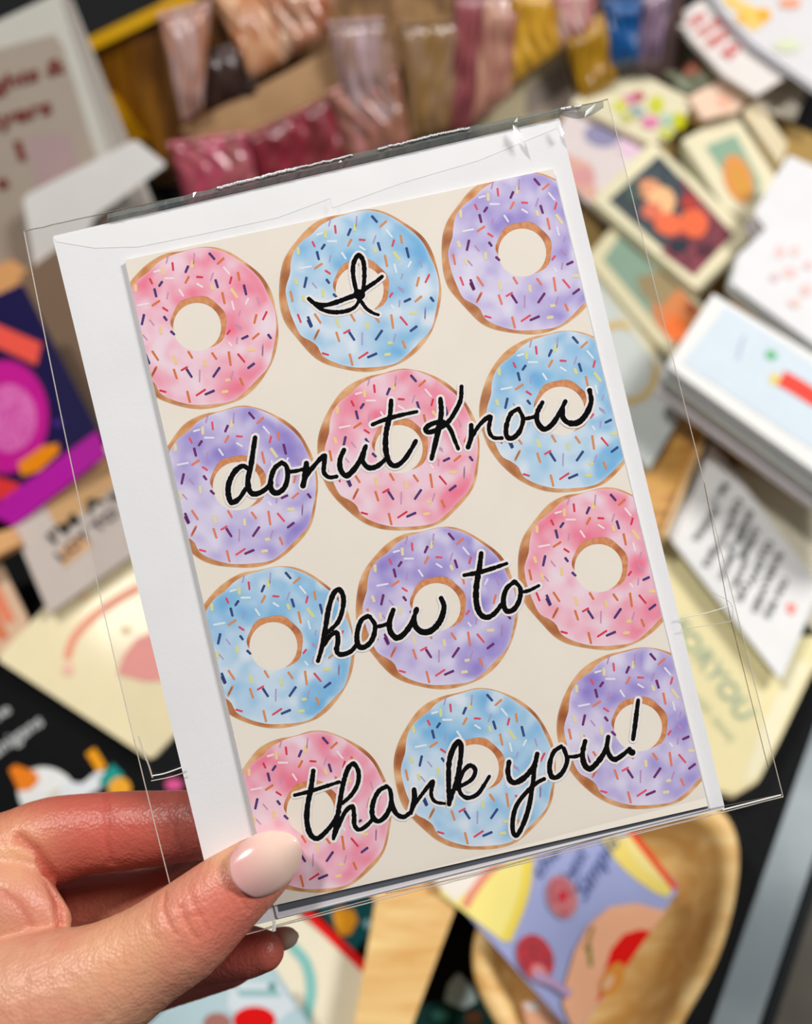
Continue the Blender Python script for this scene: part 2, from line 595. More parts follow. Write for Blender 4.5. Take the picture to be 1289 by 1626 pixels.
card('greeting_card', 'navy greeting card with a magenta circle and orange shapes', 'card',
     [(-90, 505), (36, 450), (156, 684), (-22, 812), (-90, 812)], 0.06, (22, 14, 66), n=V((0.0, -.3, 1)), th=0.0016, stack=2, coat=0.1, art=[
     ([(-20, 508), (66, 545), (58, 580), (-20, 544)], (232, 84, 70)),
     (ell(8, 662, 69, 90, 0), (190, 20, 140)),
     (ell(14, 664, 44, 54, 0), mat_two((214, 100, 176), (196, 40, 150), 260, .5, name='lettering_blur_print')),
     ([(28, 735), (68, 708), (92, 704), (94, 718), (62, 748), (34, 756)], (228, 134, 10)),
     ([(-20, 752), (30, 768), (36, 782), (-20, 800)], (214, 50, 50)),
     (ell(92, 672, 7, 6), (70, 40, 130))])
card('paper_band', 'bright purple paper band along the lower edge of the navy card', 'band',
     [(-22, 812), (154, 684), (168, 722), (22, 836)], 0.054, (176, 22, 156), th=0.003, n=V((0.0, -.3, 1)), anchor=(60, 760))
card('gift_box', 'brown kraft box side just right of the navy card', 'box',
     [(30, 440), (110, 380), (190, 640), (160, 690)], 0.03, (122, 98, 78), n=V((0, -.3, 1)), th=0.02, coat=0)
card('gift_box', 'small orange kraft box above the navy card at the left edge', 'box',
     [(-60, 440), (20, 412), (58, 440), (36, 462), (-40, 500)], 0.035, (206, 150, 96), n=V((0, -.3, 1)), th=0.02, coat=0)
card('wooden_block', 'pale wooden block end at the left edge under the purple band', 'block',
     [(-40, 856), (22, 838), (34, 862), (-40, 900)], 0.05, (216, 164, 112), th=0.006)

# upright white cards at the top left
card('kraft_tray', 'flat tan kraft tray under the floral and green cards at the upper right', 'tray',
     [(850, 170), (1060, 110), (1330, 230), (1330, 330), (1180, 560), (850, 500)], 0.030, (172, 142, 84), th=0.004, sheetname='tray_base')
nU = V((0.10, -.75, .62))
ROSE = (132, 66, 60)
rt, sh = card('greeting_card', 'tall white card with rose brown script standing at the top left', 'card',
     [(-120, 88), (93, -12), (232, 420), (60, 500), (-120, 520)], 0.02, (214, 212, 202), n=nU, anchor=(150, 400), th=0.0016, coat=.0, round_=.01, art=[
     ([(-120, 110), (86, 54), (98, 70), (205, 420), (60, 470), (-120, 500)], (182, 168, 154)),
     ([(40, 218), (110, 210), (134, 300), (62, 320)], (186, 160, 160)), ],
     texts=[((('thoughts &', (-90, 172), (106, 112), 24, ROSE)), dict(bold=.03, shear=.2)),
            ((('Prayers', (-60, 218), (86, 178), 26, ROSE)), dict(bold=.03, shear=.2)),
            ((('I', (30, 254), (42, 252), 30, ROSE)), dict(bold=.04)),
            ((('s', (-2, 300), (16, 296), 22, ROSE)), dict(bold=.04))])
for k, (dx, c) in enumerate(((14, (196, 190, 182)), (27, (176, 166, 158)), (40, (198, 192, 184)))):
    card('greeting_card', ['white card standing directly behind the rose script card', 'greyish card third in the standing row at the top left',
                           'white card at the back of the standing row at the top left'][k], 'card',
         [(-120 + dx, 84 - k * 6), (96 + dx * .42, -10 + k * 3), (236 + dx, 405), (60 + dx, 490)], 0.0185 - k * .002, c, n=nU, anchor=(150 + dx, 395), th=0.0014, coat=.1, round_=.01)
card('white_envelope', 'blank white envelope standing askew in front of the rose script card', 'envelope',
     [(36, 312), (214, 222), (264, 262), (150, 345), (120, 420), (60, 460)], 0.035, (246, 244, 240), n=nU, anchor=(150, 400), th=0.003, coat=.1, round_=.06)

# ------------------------------------------------------------------ right side
W1 = (238, 236, 236)
card('greeting_card', 'large pale yellow card with teal lettering, rounded corner by the black gap', 'card',
     [(1010, 760), (1075, 850), (1255, 1010), (1330, 1010), (1289, 1066), (1240, 1170), (1205, 1238), (1165, 1262), (1130, 1252), (960, 1220), (900, 800)],
     0.022, (244, 232, 182), th=0.0018, stack=2, round_=.12, art=[
     ([(1289, 1050), (1236, 1166), (1203, 1232), (1178, 1245), (1210, 1150), (1262, 1050)], (248, 240, 206))],
     texts=[((('FOR', (1062, 996), (1118, 1066), 30, (172, 190, 162))), dict(bold=.02)),
            ((('YOU', (1116, 1062), (1176, 1146), 30, (168, 188, 162))), dict(bold=.02)),
            ((('with love', (1092, 1098), (1160, 1178), 14, (190, 200, 166))), dict(bold=.01))])
card('envelope', 'ivory envelope lying behind the white card with the black text', 'envelope',
     [(1120, 745), (1180, 742), (1300, 782), (1400, 800), (1400, 1010), (1290, 1000)], 0.026, (224, 218, 196), th=0.003, stack=2, round_=.06)
BLK = (58, 64, 62)
lines = [('I M', (1137, 800), (1158, 770)), ('SO', (1165, 822), (1180, 794)), ('THANK', (1108, 862), (1143, 806)),
         ('YOU FOR', (1143, 876), (1168, 826)), ('BEING', (1176, 862), (1196, 812)), ('A', (1160, 880), (1170, 862)), ('THE', (1124, 904), (1140, 872)),
         ('BEST', (1182, 888), (1208, 838)), ('WORK', (1150, 922), (1170, 876)), ('WE DO', (1170, 936), (1190, 890)), ('AND', (1196, 930), (1214, 890)),
         ('TO', (1212, 890), (1228, 862)), ('SO', (1178, 956), (1190, 928)), ('GRATEFUL', (1202, 974), (1244, 876)), ('FOR YOU', (1222, 982), (1252, 922))]
card('greeting_card', 'white card with rows of black lettering and a small red heart', 'card',
     [(1128, 700), (1302, 930), (1240, 1080), (1060, 850)], 0.036, (240, 240, 240), th=0.0016, stack=2, art=[
     ([(1247, 962), (1253, 956), (1258, 960), (1262, 957), (1264, 966), (1258, 978), (1250, 972)], (244, 150, 140))],
     texts=[((s, a, b, 11, BLK), dict(bold=.03)) for s, a, b in lines])

card('greeting_card', 'pale blue card with a gold ring print in the tan crate', 'card',
     [(900, 420), (960, 430), (1062, 590), (1080, 660), (1030, 745), (985, 700)], 0.046, (206, 212, 208), th=0.0016, stack=2, round_=.04, art=[
     (band(ell(990, 576, 50, 62, -18, 24) + [ell(990, 576, 50, 62, -18, 24)[0]], 12), (214, 184, 120)),
     ([(880, 400), (960, 432), (1060, 592), (1056, 602), (950, 446), (880, 420)], (226, 222, 196))])
card('greeting_card', 'sage green and orange card peeking out left of the dark floral card', 'card',
     [(930, 410), (985, 345), (1132, 500), (1075, 585)], 0.050, (222, 214, 178), th=0.0016, stack=2, art=[
     ([(958, 412), (986, 372), (1118, 500), (1076, 552)], (140, 166, 146)),
     ([(1030, 462), (1070, 450), (1118, 500), (1076, 552), (1040, 512)], (214, 134, 84)),
     ([(1010, 440), (1050, 430), (1078, 456), (1050, 488), (1020, 470)], (158, 140, 104)),
     (ell(1072, 520, 18, 20, 0), (238, 120, 62)), (ell(1096, 490, 8, 8, 0), (180, 90, 60))])
dark_floral = mat_two((70, 84, 90), (52, 60, 68), 120, 0.5, name='dark_floral_print')
maroon = mat_two((150, 66, 78), (86, 40, 54), 240, 0.5, name='maroon_floral_print', detail=2)
card('greeting_card', 'dark floral card with peach blooms and a cream border', 'card',
     [(1036, 224), (1196, 372), (1108, 462), (940, 318)], 0.058, (232, 224, 190), th=0.0016, stack=4, under='cream edged stack under the dark floral card', art=[
     ([(1046, 246), (1164, 372), (1102, 438), (966, 318)], dark_floral),
     ([(1080, 280), (1164, 372), (1102, 438), (1050, 400), (1090, 340)], maroon),
     (ell(1030, 300, 20, 16), (226, 158, 116)), (ell(1050, 320, 22, 24), (246, 190, 140)), (ell(1035, 335, 16, 14), (222, 120, 96)),
     (ell(1062, 356, 24, 18, 10), (236, 116, 80)), (ell(1102, 354, 22, 24, -20), (236, 112, 74)), (ell(1094, 322, 14, 12), (178, 70, 66)),
     (ell(1078, 390, 16, 12), (56, 60, 70)), (ell(1120, 396, 14, 12), (90, 56, 66)), (ell(1004, 305, 14, 18), (80, 96, 92))])
card('greeting_card', 'sage green card with an orange oval and a cream border', 'card',
     [(1082, 222), (1166, 178), (1250, 310), (1222, 372), (1150, 330)], 0.050, (232, 224, 192), th=0.0016, stack=6, under='cream edged stack under the orange oval card', art=[
     ([(1120, 232), (1168, 213), (1208, 290), (1196, 322), (1164, 300)], (146, 176, 152)),
     (ell(1172, 284, 22, 40, -18), (228, 152, 86)), (ell(1174, 288, 13, 28, -18), (216, 158, 76))])
card('greeting_card', 'pale card with lilac and pink print behind the sleeve corner', 'card',
     [(916, 150), (1045, 226), (960, 350), (860, 250)], 0.050, (226, 214, 214), th=0.0016, stack=2, art=[
     (ell(955, 215, 28, 18, 10), (150, 146, 180)), (ell(1000, 232, 20, 16, 0), (226, 196, 216)),
     ([(890, 240), (940, 262), (952, 330), (900, 290)], (226, 176, 160)), (ell(925, 280, 20, 14), (220, 160, 160))])
card('greeting_card', 'ivory card with a lime and pink flower posy print', 'card',
     [(984, 100), (1104, 160), (1062, 222), (1030, 228), (905, 165)], 0.056, (226, 218, 186), th=0.0016, stack=2, art=[
     (ell(1000, 158, 14, 10), (214, 150, 170)), (ell(984, 168, 11, 10), (206, 210, 90)), (ell(1010, 178, 14, 10), (150, 170, 170)),
     (ell(1042, 166, 12, 14), (204, 206, 60)), (ell(1032, 194, 14, 10), (220, 130, 170)), (ell(1060, 190, 12, 10), (170, 200, 180)),
     (ell(1078, 192, 11, 14), (196, 196, 30)), (ell(996, 186, 12, 8), (200, 196, 120)), (ell(1014, 152, 10, 7), (190, 80, 100)), (ell(1058, 212, 12, 8), (200, 204, 90))])
card('greeting_card', 'blank pale peach card above the sage green oval card', 'card',
     [(1092, 154), (1158, 120), (1184, 160), (1172, 176), (1116, 190)], 0.060, (240, 208, 184), th=0.0014, stack=2, art=[(ell(1150, 160, 12, 12), (240, 186, 160))])
card('greeting_card', 'long cream card slanting down right of the sage green oval card', 'card',
     [(1156, 130), (1196, 150), (1250, 228), (1238, 262), (1180, 180)], 0.054, (224, 210, 176), th=0.0014, stack=2)
card('greeting_card', 'muted green card with a coral flower under the red lettered card', 'card',
     [(1036, 98), (1098, 62), (1160, 110), (1135, 150), (1090, 145)], 0.048, (158, 164, 138), th=0.0014, stack=2, art=[
     (ell(1098, 108, 18, 11, -20), (222, 142, 118)), (ell(1072, 92, 14, 8, 0), (130, 150, 128)), ([(1120, 100), (1150, 110), (1134, 128), (1110, 124)], (206, 200, 172))])
card('greeting_card', 'white card with a soft orange stroke below the flower card at the top right', 'card',
     [(1150, 108), (1190, 100), (1286, 134), (1262, 190), (1188, 168)], 0.052, (226, 216, 200), th=0.0014, stack=2, art=[(ell(1218, 130, 26, 7, 8), (240, 186, 120))])
card('greeting_card', 'white card with pink red block lettering at the top right', 'card',
     [(1066, 28), (1140, -14), (1290, 96), (1200, 152), (1150, 120)], 0.072, (230, 224, 220), th=0.0016, stack=2,
     texts=[((('HEY', (1100, 42), (1126, 24), 12, (226, 116, 116))), dict(bold=.04)),
            ((('YOU ARE', (1112, 60), (1152, 34), 13, (226, 122, 116))), dict(bold=.04)),
            ((('GREAT', (1128, 76), (1164, 52), 13, (226, 116, 112))), dict(bold=.04)),
            ((('SO', (1158, 94), (1178, 74), 18, (226, 108, 110))), dict(bold=.04))])
card('greeting_card', 'white card with yellow flowers at the top right corner', 'card',
     [(1112, -40), (1150, 20), (1195, 68), (1310, 150), (1420, 40), (1300, -80)], 0.080, (224, 222, 224), th=0.0016, stack=2, art=[
     (ell(1190, 20, 24, 12, 30), (244, 206, 110)), (ell(1212, 24, 12, 12), (242, 180, 60)), (ell(1196, 38, 14, 9), (244, 206, 120)), (ell(1165, 4, 18, 10, 30), (244, 206, 120)),
     (ell(1178, 28, 10, 8), (242, 190, 90)), (ell(1254, 4, 18, 9), (240, 170, 140)), (ell(1250, 72, 22, 11), (220, 226, 196))])
card('greeting_card', 'blank white card topmost of the white pile at the right edge', 'card',
     [(1196, 338), (1252, 246), (1420, 320), (1420, 560), (1300, 470)], 0.085, (230, 230, 232), th=0.0018, stack=8, step=.0026, under='white pile under the blank white card')
card('greeting_card', 'white card with pink specks on the pile at the right edge', 'card',
     [(1222, 358), (1420, 480), (1420, 640), (1160, 450), (1172, 404)], 0.092, (232, 232, 234), th=0.0018, stack=4, step=.0026, under='pile under the pink specked card', art=[
     (ell(1238, 400, 8, 10), (240, 206, 204)), (ell(1254, 432, 12, 9), (242, 206, 204)), (ell(1262, 398, 8, 8), (242, 212, 208)), (ell(1280, 460, 9, 10), (240, 206, 202)),
     (ell(1230, 440, 8, 6), (226, 200, 204)), (ell(1284, 420, 8, 6), (242, 206, 206)), (ell(1262, 480, 10, 7), (242, 210, 204))])
card('greeting_card', 'white card with a pale blue print and red radish on the ivory edged stack', 'card',
     [(1132, 466), (1420, 640), (1420, 840), (1058, 580)], 0.100, (238, 238, 236), th=0.0018, stack=12, step=.0030, under='white stack under the red radish card', round_=.02, art=[
     ([(1152, 486), (1420, 662), (1420, 800), (1084, 576)], (214, 226, 236)),
     (ell(1224, 564, 10, 8, 20), (110, 190, 140)), (ell(1230, 602, 9, 10), (232, 214, 130)),
     (band([(1240, 600), (1262, 612), (1300, 636)], 26), (238, 84, 72)), (band([(1182, 532), (1170, 570)], 4), (190, 200, 220))])

# ------------------------------------------------------------------ crinkled gift bags at the top
nB = V((0.05, -.72, .68)).normalized()
B0 = G(600, 300, 0.0)


def bag(name, label, quad, colA, colB, lift, rough=0.3, scale=26, puff=0.006, folds=4, seed=1, cat='bag', metal=0.0, stretch=(6, 1, 1)):
    sh = Sheet(B0, nB)
    c = [sh.q(p, lift) for p in quad]
    cen = sum(c, V()) / 4
    root = thing(name, label, cat, cen - nB * 0.002, 'crinkled gift bags in the crate' if cat == 'bag' else None)
    NU, NV = 22, 22
    vs, fs = [], []
    rnd = random.Random(seed)
    ph = rnd.uniform(0, 6)
    for side in (1, -1):
        b = len(vs)
        for j in range(NV + 1):
            for i in range(NU + 1):
                u, v = i / NU, j / NV
                p = (c[0] * (1 - u) + c[1] * u) * (1 - v) + (c[3] * (1 - u) + c[2] * u) * v
                edge = min(u, 1 - u, v, 1 - v)
                e = min(1, edge * 5)
                f = math.sin((u + 0.15 * math.sin(v * 5 + ph)) * folds * 6.28 + ph) * .5 + noise.noise(p * 60 + V((seed, 0, 0))) * .8
                h = puff * (e ** .5) * (1 + .55 * f)
                if side < 0:
                    h = -puff * .2 * e
                vs.append(p + nB * h)
        for j in range(NV):
            for i in range(NU):
                a = b + j * (NU + 1) + i
                q = [a, a + 1, a + NU + 2, a + NU + 1]
                fs.append(q[::-1] if side > 0 else q)
    m = mat_two(colA, colB, scale, rough, metal, stretch, 'bag_film', 1.0, coat=.5)
    mk('bag_film', vs, fs, m, root, smooth=True)
    # gathered hem along the top
    hem, hf = [], []
    for i in range(NU + 1):
        u = i / NU
        p = c[0] * (1 - u) + c[1] * u
        d = (c[3] - c[0]).normalized()
        w = .0012 + .0006 * math.sin(i * 1.9)
        hem += [p - d * .003 + nB * w, p + d * .003 + nB * (w + .0015), p + d * .003 - nB * w, p - d * .003 - nB * w]
    for i in range(NU):
        for k in range(4):
            a, b_ = i * 4 + k, i * 4 + (k + 1) % 4
            hf.append([a, b_, b_ + 4, a + 4])
    mk('bag_hem', hem, hf, m, root, smooth=True)
    return root


# crate behind the bags
crb = thing('wooden_crate', 'brown wooden crate holding the crinkled gift bags at the top', 'crate', B0)
shb = Sheet(B0, nB)


def standing(root, quad, lift, th, m, name='wooden_board'):
    vs, fs = [], []
    prism([shb.q(p, lift) for p in quad], nB, th, vs, fs)
    return mk(name, vs, fs, m, root)


standing(crb, [(150, 90), (330, -60), (720, -60), (720, 250), (260, 330)], -.012, .008, wood_brown)
standing(crb, [(722, -60), (1085, -60), (1085, 110), (1000, 170), (722, 260)], -.012, .008, mat_two((92, 62, 50), (52, 34, 34), 10, .6, name='dark_wood'))
standing(crb, [(585, 44), (655, 92), (350, 250), (285, 205)], .008, .006, mat_two((190, 150, 108), (150, 112, 76), 12, .5, name='tan_wood'))
gb = bag('gift_box', 'gold foil gift box with a bright yellow lid edge at the top left', [(132, 76), (330, -20), (400, 190), (245, 285)], (150, 98, 14), (100, 56, 8), .002, .25, 14, .003, 2, 3, 'box', .3)
vs, fs = [], []
prism([shb.q(p, .010) for p in [(126, 66), (310, -22), (314, 0), (136, 86)]], nB, .004, vs, fs)
mk('box_lid_edge', vs, fs, mat((240, 182, 30), .3, .3, .5, 'gold_foil'), gb)
vs, fs = [], []
prism([shb.q(p, .010) for p in [(160, 150), (180, 146), (234, 222), (205, 226)]], nB, .004, vs, fs)
mk('box_corner', vs, fs, mat((212, 152, 10), .3, .3, .5, 'gold_foil'), gb)
BAGS = [
    ('clear pinkish gift bag leaning on the gold box', [(252, 28), (335, 6), (322, 172), (290, 196)], (196, 168, 166), (186, 128, 100), .015, 11),
    ('dark brown patch painting the shaded hollow above the tan crate rail', [(305, 90), (400, 70), (412, 150), (330, 176)], (70, 44, 36), (40, 24, 20), .006, 12),  # dark bag shape stands in for the shade of the hollow
    ('kraft orange pleated gift bag at the top edge', [(335, -12), (410, -20), (455, 96), (398, 128)], (198, 112, 52), (226, 184, 148), .009, 13),
    ('cream and rust striped gift bag at the top edge', [(405, -20), (540, -20), (512, 66), (440, 98)], (214, 176, 148), (170, 86, 44), .008, 14),
    ('lilac grey gift bag right of the tan crate rail', [(520, 40), (612, 34), (640, 205), (560, 230)], (184, 158, 166), (144, 108, 84), .019, 15),
    ('crimson crinkled gift bag below the gold box', [(268, 232), (392, 214), (410, 300), (300, 335)], (196, 66, 102), (160, 92, 92), .019, 16),
    ('deep red gift bag right of the crimson one', [(392, 220), (520, 160), (560, 272), (420, 305)], (150, 30, 56), (112, 44, 44), .019, 17),
    ('pink and tan gift bag above the envelope edge', [(520, 150), (632, 110), (652, 232), (560, 262)], (186, 120, 120), (150, 104, 70), .019, 18),
    ('olive and gold gift bag in the middle of the row', [(636, 40), (742, 30), (735, 206), (648, 226)], (140, 104, 44), (150, 120, 96), .010, 19),
    ('mauve gift bag with a tall narrow fold', [(722, -10), (768, -10), (746, 205), (714, 212)], (168, 92, 96), (136, 64, 72), .013, 20),
    ('peach and rose gift bag left of the mustard one', [(762, -10), (832, -10), (812, 150), (742, 205)], (196, 150, 124), (160, 96, 92), .011, 21),
    ('mustard yellow gift bag at the top edge', [(810, -20), (888, -20), (890, 80), (806, 140)], (214, 166, 44), (194, 140, 34), .012, 22),
    ('pale pink gift bag with a crimson patch at the top edge', [(868, -20), (948, -20), (935, 60), (892, 76)], (222, 196, 184), (190, 100, 110), .013, 23),
    ('gold gift bag left of the blue one', [(896, 64), (962, 24), (980, 130), (925, 165)], (196, 148, 22), (140, 100, 10), .015, 24),
    ('bright blue gift bag at the top edge', [(956, 4), (1018, 4), (1014, 100), (968, 108)], (10, 92, 160), (6, 72, 132), .016, 25),
    ('dusky lilac gift bag right of the blue one', [(1012, -10), (1072, -20), (1046, 104), (1012, 106)], (160, 132, 152), (84, 66, 96), .013, 26),
]
for lb, q, a, b, lf, sd in BAGS:
    bag('gift_bag', lb, q, a, b, lf, seed=sd)
card('greeting_card', 'pale cream card with a grey print leaning behind the held card top', 'card',
     [(895, 70), (918, 176), (760, 215), (745, 178)], 0.03, (218, 204, 168), n=nB, anchor=(830, 190), th=.002, stack=2, art=[
     ([(896, 100), (912, 170), (836, 186), (836, 140)], (170, 156, 146))])

# ------------------------------------------------------------------ the held card
PA, PB, PC = P(198, 413, .2480), P(878, 268, .2525), P(437, 1452, .2440)
HN = (PC - PA).cross(PB - PA).normalized()
if HN.dot(CO - PA) < 0:
    HN = -HN
HS = Sheet(PA, HN)


def solid(name, quad, h, th, m, parent, rnd=0.004, wob=0.0):
    vs, fs = [], []
    prism([HS.q(p, h) for p in rounded(quad, rnd, 2)], HN, th, vs, fs)
    return mk(name, vs, fs, m, parent)


cen = HS.q((660, 860))
env = thing('envelope', 'blank white envelope behind the donut card inside the clear sleeve', 'envelope', cen - HN * .0018)
env_m = mat((238, 238, 240), 0.6, 0, 0, 'envelope_paper', 0.04, 900)
solid('envelope_body', [(83, 375), (888, 187), (1151, 1284), (352, 1482)], -.0008, .0009, env_m, env)
flap = [(90, 384), (150, 394), (220, 392), (320, 372), (440, 346), (524, 315), (528, 330), (640, 290), (760, 255), (885, 203), (887, 192), (84, 377)]
solid('envelope_flap', flap, -.00073, .00017, mat((242, 242, 243), 0.6, 0, 0, 'envelope_paper_flap'), env, .001)

gc = thing('greeting_card', 'donut patterned thank you card held in front of everything', 'card', cen)
cream = mat((239, 231, 219), 0.55, 0, 0.0, 'cream_card_stock', 0.02, 900)
FQ = [(198, 413), (878, 268), (1124, 1280), (434, 1438)]
solid('card_back_panel', [(199, 414), (878, 269), (1127, 1285), (440, 1459)], -.0003, .0003, mat((222, 218, 222), .6, name='card_back_stock'), gc)
solid('card_inner_shadow_gap', [(390, 1200), (1096, 1200), (1124.2, 1283.5), (443, 1448)], -.00015, .0001, mat((92, 96, 104), .7, name='card_gap_shade_grey'), gc).name = 'card_gap_shade'  # dark sheet painting the shade between front and back panels
solid('card_front_panel', FQ, .0005, .0003, cream, gc, .001)
HB = .0005

# printed donuts ---------------------------------------------------------
def norm1(p):
    return ((p[0] - 627) / 569.0, (p[1] - 711) / 569.0)


def norm4(p):
    return ((p[0] - 621) / 590.0, (p[1] - 645) / 590.0)


ICING = [(640, 155), (520, 185), (430, 215), (350, 260), (290, 320), (210, 380), (160, 450), (140, 530), (135, 600), (110, 680), (105, 740), (130, 850), (160, 930),
         (210, 1030), (280, 1070), (330, 1110), (360, 1170), (420, 1210), (520, 1245), (640, 1260), (850, 1240), (950, 1180), (1050, 1080), (1130, 990), (1165, 860),
         (1185, 720), (1175, 600), (1120, 470), (1080, 390), (1020, 320), (920, 245), (850, 200), (740, 160)]
OUTER = [(640, 148), (520, 178), (400, 200), (280, 260), (190, 350), (110, 470), (70, 580), (55, 700), (65, 820), (100, 940), (160, 1030), (240, 1120), (330, 1200),
         (430, 1250), (560, 1280), (700, 1285), (830, 1262), (950, 1210), (1070, 1100), (1150, 980), (1185, 860), (1200, 720), (1185, 590), (1150, 470), (1080, 350),
         (980, 260), (860, 190), (750, 152)]


def radial(pts):
    c = catmull([V(norm1(p)) for p in pts], 6, True)
    tab = sorted((math.atan2(p.y, p.x), p.length) for p in c)

    def f(a):
        a = (a + math.pi) % (2 * math.pi) - math.pi
        prev = (tab[-1][0] - 2 * math.pi, tab[-1][1])
        for t in tab:
            if t[0] >= a:
                k = (a - prev[0]) / max(1e-9, t[0] - prev[0])
                return prev[1] + (t[1] - prev[1]) * k
            prev = t
        t = (tab[0][0] + 2 * math.pi, tab[0][1])
        k = (a - prev[0]) / (t[0] - prev[0])
        return prev[1] + (t[1] - prev[1]) * k
    return f


R_IC, R_OUT = radial(ICING), radial(OUTER)
HOLE = .298
HC = (0.0, 0.0)


def hole_out(a):
    d = math.degrees(a) % 360           # y down: 270 is the top
    # crust crescent from the left (180) over the top to the lower right (60)
    t = ((d - 175) % 360) / 245.0
    if t > 1:
        return HOLE
    return HOLE + .085 * math.sin(math.pi * min(1, t)) ** .6 + .008 * math.sin(t * 31)


SAT = [(-.62, -.60, .26, .9), (.12, -.92, .22, .8), (.42, -.82, .2, .6), (.72, -.45, .28, .9), (.47, -.02, .17, 1.0), (0, -.42, .16, .7), (-.25, -.36, .16, .8), (.75, .55, .24, .8),
       (.48, .80, .22, .9), (-.70, -.2, .16, .4), (-.3, .9, .2, .35), (-.88, .0, .1, .3), (.93, .2, .15, .6), (-.35, .22, .14, .35), (.2, .45, .16, .35), (-.55, .55, .15, .25)]
PAL = {
    'blue': ((202, 222, 240), (112, 178, 226), (236, 238, 244)),
    'pink': ((242, 206, 220), (240, 122, 150), (240, 226, 236)),
    'purple': ((216, 208, 236), (146, 130, 208), (232, 228, 244)),
}


def mixc(a, b, t):
    t = max(0, min(1, t))
    return tuple(a[i] + (b[i] - a[i]) * t for i in range(3))


def icing_col(x, y, kind, seed):
    pale, sat, white = PAL[kind]
    s = 0
    for cx, cy, r, w in SAT:
        s += w * math.exp(-((x - cx) ** 2 + (y - cy) ** 2) / (2 * r * r * .5))
    n1 = noise.noise(V((x * 2.6 + seed, y * 2.6, 1.3)))
    n2 = noise.noise(V((x * 7 + seed, y * 7, 4.1)))
    s = s * .8 + n1 * .45 + n2 * .32 + .06
    c = mixc(pale, sat, s)
    w = max(0, noise.noise(V((x * 4 + 9 + seed, y * 4, 7.7))) - .12) * 1.6
    return mixc(c, white, min(.7, w))


def crust_col(x, y, seed):
    a = math.degrees(math.atan2(y, x)) % 360
    n = noise.noise(V((x * 7, y * 7, seed))) * .8 + noise.noise(V((x * 22, y * 22, seed))) * .35
    dark = 0
    for ac, w, s in ((188, 9, 1.0), (222, 6, .0), (130, 16, .7), (160, 10, .5), (318, 9, 1.1), (100, 8, .4), (15, 8, .3), (330, 5, .6)):
        d = (a - ac + 180) % 360 - 180
        dark += s * math.exp(-(d / w) ** 2)
    c = mixc((232, 186, 142), (206, 132, 70), .5 + n)
    return mixc(c, (150, 78, 34), dark * .8 + n * .25)


SPR4 = {
    'navy': [(710, 108, 748, 152), (555, 202, 535, 248), (755, 302, 772, 358), (963, 340, 980, 410), (365, 315, 342, 348), (308, 368, 322, 425), (232, 555, 216, 628), (378, 570, 398, 597),
             (242, 868, 265, 917), (545, 955, 582, 1012), (785, 942, 738, 1010), (745, 1110, 680, 1138)],
    'red': [(440, 178, 446, 232), (618, 280, 660, 283), (872, 282, 860, 328), (275, 295, 292, 330), (370, 505, 405, 528), (1130, 535, 1102, 592), (548, 938, 505, 962), (348, 1108, 392, 1120), (680, 1102, 615, 1145)],
    'orange': [(815, 145, 770, 185), (560, 278, 535, 325), (920, 248, 930, 305), (805, 395, 822, 475), (345, 455, 292, 490), (115, 658, 130, 730), (318, 948, 288, 1008), (450, 955, 472, 1022),
               (730, 835, 762, 880), (852, 828, 866, 925), (548, 1115, 568, 1195)],
    'violet': [(600, 112, 594, 185), (408, 130, 395, 180), (738, 252, 720, 305), (408, 395, 400, 440), (275, 595, 305, 632), (1060, 430, 1075, 480), (935, 530, 925, 565), (905, 625, 940, 645),
               (225, 705, 255, 740), (640, 960, 638, 1045), (1102, 775, 1098, 850)],
    'yellow': [(590, 165, 580, 215), (370, 215, 372, 265), (725, 340, 738, 375), (870, 370, 915, 432), (170, 340, 172, 385), (150, 565, 165, 605), (352, 645, 355, 695), (205, 690, 215, 730),
               (675, 885, 680, 930), (830, 1035, 860, 1030), (805, 1120, 845, 1115)],
    'white': [(305, 245, 350, 232), (385, 292, 452, 292), (815, 210, 858, 262), (620, 330, 660, 355), (490, 375, 520, 420), (875, 460, 890, 520), (995, 440, 975, 480), (185, 490, 265, 475)],
}
SPR1 = {
    'navy': [(985, 775, 942, 795), (1030, 968, 985, 1002), (1128, 765, 1148, 792), (442, 742, 466, 765), (262, 902, 290, 968)],
    'red': [(915, 902, 962, 958), (858, 735, 838, 762), (190, 885, 212, 940)],
    'orange': [(1062, 758, 1018, 795), (310, 882, 352, 945), (565, 885, 592, 930), (930, 1072, 950, 1120), (340, 992, 310, 1050), (1045, 625, 1030, 685)],
    'violet': [(905, 702, 938, 728), (910, 785, 906, 828), (1090, 850, 1088, 915), (880, 1025, 865, 1075)],
    'yellow': [(985, 875, 1030, 872), (460, 915, 480, 970)],
    'white': [(870, 845, 850, 820)],
}
SPR = []
for k in SPR4:
    SPR += [(k, norm4(s[:2]), norm4(s[2:])) for s in SPR4[k]] + [(k, norm1(s[:2]), norm1(s[2:])) for s in SPR1[k]]
SCOL = {
    'blue': dict(navy=(38, 62, 118), red=(226, 62, 84), orange=(222, 138, 78), violet=(166, 136, 190), yellow=(228, 222, 120), white=(240, 246, 250)),
    'pink': dict(navy=(62, 42, 108), red=(216, 44, 66), orange=(218, 112, 54), violet=(186, 130, 170), yellow=(244, 212, 122), white=(250, 236, 240)),
    'purple': dict(navy=(100, 30, 96), red=(232, 76, 92), orange=(232, 122, 88), violet=(176, 124, 176), yellow=(240, 224, 150), white=(242, 240, 250)),
}
SW = dict(navy=.038, red=.031, orange=.034, violet=.022, yellow=.046, white=.030)
ink_v = mat_vcol('watercolour_ink', .6)
